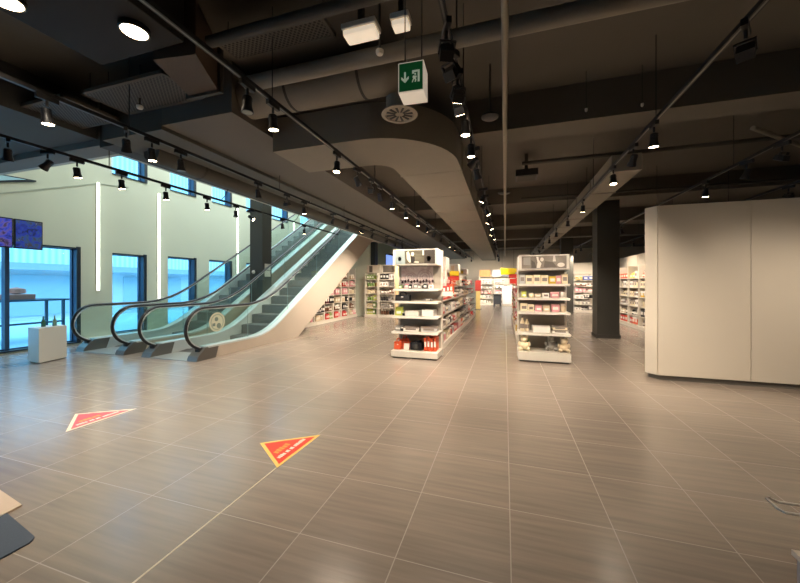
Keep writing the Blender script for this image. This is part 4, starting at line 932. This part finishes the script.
# (sorted from the front along each track; az turns the aim: 1.57 towards the windows, -1.57 towards the right)
C, F = 'cyl', 'flood'
def run(track, rows):
    for y, kd, lit, t, az, e in rows: S(track, y, kd, lit, t, az, e)
run('a', [(2.39, C, 0, .3, 1.2, 0), (2.75, C, 1, .8, 1.9, 30), (3.06, C, 1, .15, 0, 22), (3.62, C, 1, .1, 0, 22), (4.32, C, 1, .1, 0, 22), (5.16, C, 1, .1, 0, 22), (5.9, C, 0, 0, 0, 0), (6.35, C, 1, .9, -1.2, 22), (7.5, C, 0, .2, 0, 0), (8.5, C, 1, .1, 0, 22)])
run('b', [(1.95, C, 1, .1, 0, 40), (2.62, C, 1, .45, .9, 40), (2.9, C, 1, .1, 0, 40), (3.27, C, 0, .1, 0, 0), (4.68, C, 0, .2, 0, 0), (5.47, F, 0, .3, 0, 0), (6.04, C, 1, .1, 0, 50), (7.27, C, 1, .5, 1.3, 80), (8.05, C, 1, .5, 1, 80), (9.0, F, 1, .7, 1.4, 90), (9.8, C, 1, .6, 1.2, 90), (11.2, C, 1, .65, 1.5, 90), (12.2, C, 1, .65, .8, 90), (13, C, 1, .65, 0.2, 90), (15.2, C, 1, .2, 0, 55)])
run('c', [(2.33, C, 0, 0, 0, 0), (2.66, C, 1, .1, 0, 45), (3.92, C, 1, -.12, 0, 32), (4.55, C, 1, .7, -.2, 60), (5.1, F, 0, .5, 0, 0), (5.5, C, 0, .6, 0, 0), (6.15, C, 1, .1, 0, 50), (7.1, C, 1, .1, 0, 50), (8.18, C, 1, .1, 0, 50), (9.2, C, 1, .2, 0, 55), (10.2, C, 1, .6, .9, 70), (11.4, C, 1, .6, .7, 70), (13.3, C, 1, .1, 0, 60), (14.7, C, 1, .1, 0, 60), (16.5, C, 1, .4, 0, 70), (19, C, 1, .5, 0, 90), (22.2, C, 1, .95, 0, 140)])  # rearmost lamp added to brighten the far wall
run('d', [(2.20, F, 0, 1.0, .4, 0), (2.42, F, 0, .95, -.5, 0), (2.74, F, 1, .9, .5, 70), (2.95, F, 1, .8, -.3, 70), (3.32, C, 1, .05, 0, 45), (3.9, C, 1, .1, 0, 50), (4.3, C, 1, 1.0, 1.0, 60), (4.75, C, 1, .55, -.3, 80), (6.15, C, 1, .45, 1.3, 60), (6.65, C, 1, .8, 1.2, 60), (7.35, C, 1, .5, -1.4, 60), (8.4, C, 1, .5, 1.4, 60), (9.3, C, 1, .5, -1.4, 60), (10.5, C, 1, .5, 1.4, 60), (11.5, C, 1, .5, -1.4, 60), (13.2, C, 1, .5, 1.2, 70), (15, C, 1, .5, -1.2, 70), (18.7, C, 1, .5, 0, 100), (21.6, C, 1, .7, 0, 90), (22.6, C, 1, 1.0, .3, 150)])  # rearmost lamps added to brighten the far end
run('e', [(1.1, C, 1, .1, 0, 25), (2.78, F, 1, .95, -.6, 35), (4.2, C, 1, .1, 0, 36), (4.8, C, 1, .65, .15, 62), (5.6, C, 1, -.12, 0, 30), (7.6, C, 1, .15, 0, 60), (9.3, C, 1, .3, 0, 60), (11.3, C, 1, .2, 0, 60), (13, C, 1, .4, 0, 70), (15, C, 1, .5, 0, 80), (16.8, C, 1, .7, -.9, 100), (20, C, 1, .5, .5, 90), (22.4, C, 1, .95, .2, 140)])  # unseen first lamp added to light the foreground, rearmost ones the far end
run('f', [(3.3, F, 1, .75, -.1, 36), (4.1, C, 1, .55, -.4, 26), (5.25, F, 0, .5, .4, 0), (5.87, C, 0, .4, .5, 0), (6.87, C, 1, .1, 0, 40), (11.1, C, 1, .5, -.9, 80), (12.6, C, 1, .6, -1.4, 80), (14.2, C, 1, .6, -1.4, 80), (16.5, C, 1, .6, -.3, 100), (17.6, C, 1, .7, -.2, 100)])
run('g', [(3.7, F, 1, .75, 0, 36), (7.6, F, 0, .5, .5, 0), (10.5, C, 1, .2, 0, 50), (13.6, C, 1, -.3, 1, 50), (15, C, 1, .2, 0, 50), (17.3, C, 1, .7, .3, 90)])  # first floodlight, out of view, added to even the partition's lighting

# recessed round lamp under the black duct, upper left, and another at the corner
for k, (x, y, z) in enumerate([(-2.93, 1.99, 3.57), (-3.52, 1.49, 3.57)]):
    r = thing('round_downlight', ['large round lit downlight under the black duct at the upper left', 'large round downlight cut off at the top left corner'][k], 'downlight', (x, y, z), 'round downlights')
    obj('housing', MB().lathe([(.11, z+.045), (.11, z+.01), (.10, z), (.09, z+.01)], 22, (x, y, 0)), M_black, r, smooth=True)
    obj('lens', MB().lathe([(.095, z+.012), (.09, z+.004), (.01, z+.002)], 22, (x, y, 0)), M_lens, r)
    ld = bpy.data.lights.new('downlight_beam', 'SPOT'); ld.energy = 120; ld.color = (1, .85, .68); ld.spot_size = 2.2; ld.spot_blend = .9; ld.shadow_soft_size = .08
    lo = bpy.data.objects.new('downlight_beam', ld); COL.objects.link(lo); lo.location = (x, y, z-.03)

# ------------------------------------------------------------------ daylight
w = bpy.data.worlds.new('sky'); scn.world = w; w.use_nodes = True
bg = w.node_tree.nodes['Background']; bg.inputs[0].default_value = (.52, .80, 1.0, 1); bg.inputs[1].default_value = 3.6
def area(name, loc, direction, sx, sy, e, col):
    ld = bpy.data.lights.new(name, 'AREA'); ld.shape = 'RECTANGLE'; ld.size = sx; ld.size_y = sy; ld.energy = e; ld.color = col
    o = bpy.data.objects.new(name, ld); COL.objects.link(o); o.location = loc
    o.rotation_euler = Vector(direction).to_track_quat('-Z', 'Y').to_euler()
    return o
fsk = MB().box(-9.5, -5.7, 5.1, 5.2, 8.5, 8.6).box(-9.5, -5.7, 16.8, 16.9, 8.5, 8.6).box(-9.5, -9.4, 5.2, 16.8, 8.5, 8.6).box(-5.8, -5.7, 5.2, 16.8, 8.5, 8.6)
struct('window_15', fsk, M_frame)  # made-up frame added around the atrium fill light
area('added_atrium_fill', (-7.6, 11, 8.55), (0, 0, -1), 3.6, 11.5, 830, (.86, .95, 1.0))  # unseen fill light added under the closed atrium ceiling
sun = bpy.data.lights.new('sun', 'SUN'); sun.energy = 3.0; sun.angle = .3; sun.color = (1, .97, .92)
so = bpy.data.objects.new('sun', sun); COL.objects.link(so); so.rotation_euler = Vector((-.38, .7, -.6)).to_track_quat('-Z', 'Y').to_euler()

# ------------------------------------------------------------------ camera
cd = bpy.data.cameras.new('camera'); cam_o = bpy.data.objects.new('camera', cd); COL.objects.link(cam_o)
cd.sensor_fit = 'HORIZONTAL'; cd.sensor_width = 36; cd.lens = 335/800*36
cd.shift_y = -7.5/800; cd.clip_start = .05; cd.clip_end = 200
cam_o.location = (0, 0, 1.49); cam_o.rotation_euler = (math.radians(90), 0, math.radians(17.4))
scn.camera = cam_o
scn.view_settings.view_transform = 'Standard'; scn.view_settings.look = 'None'; scn.view_settings.gamma = 1.0; scn.view_settings.exposure = 0.2
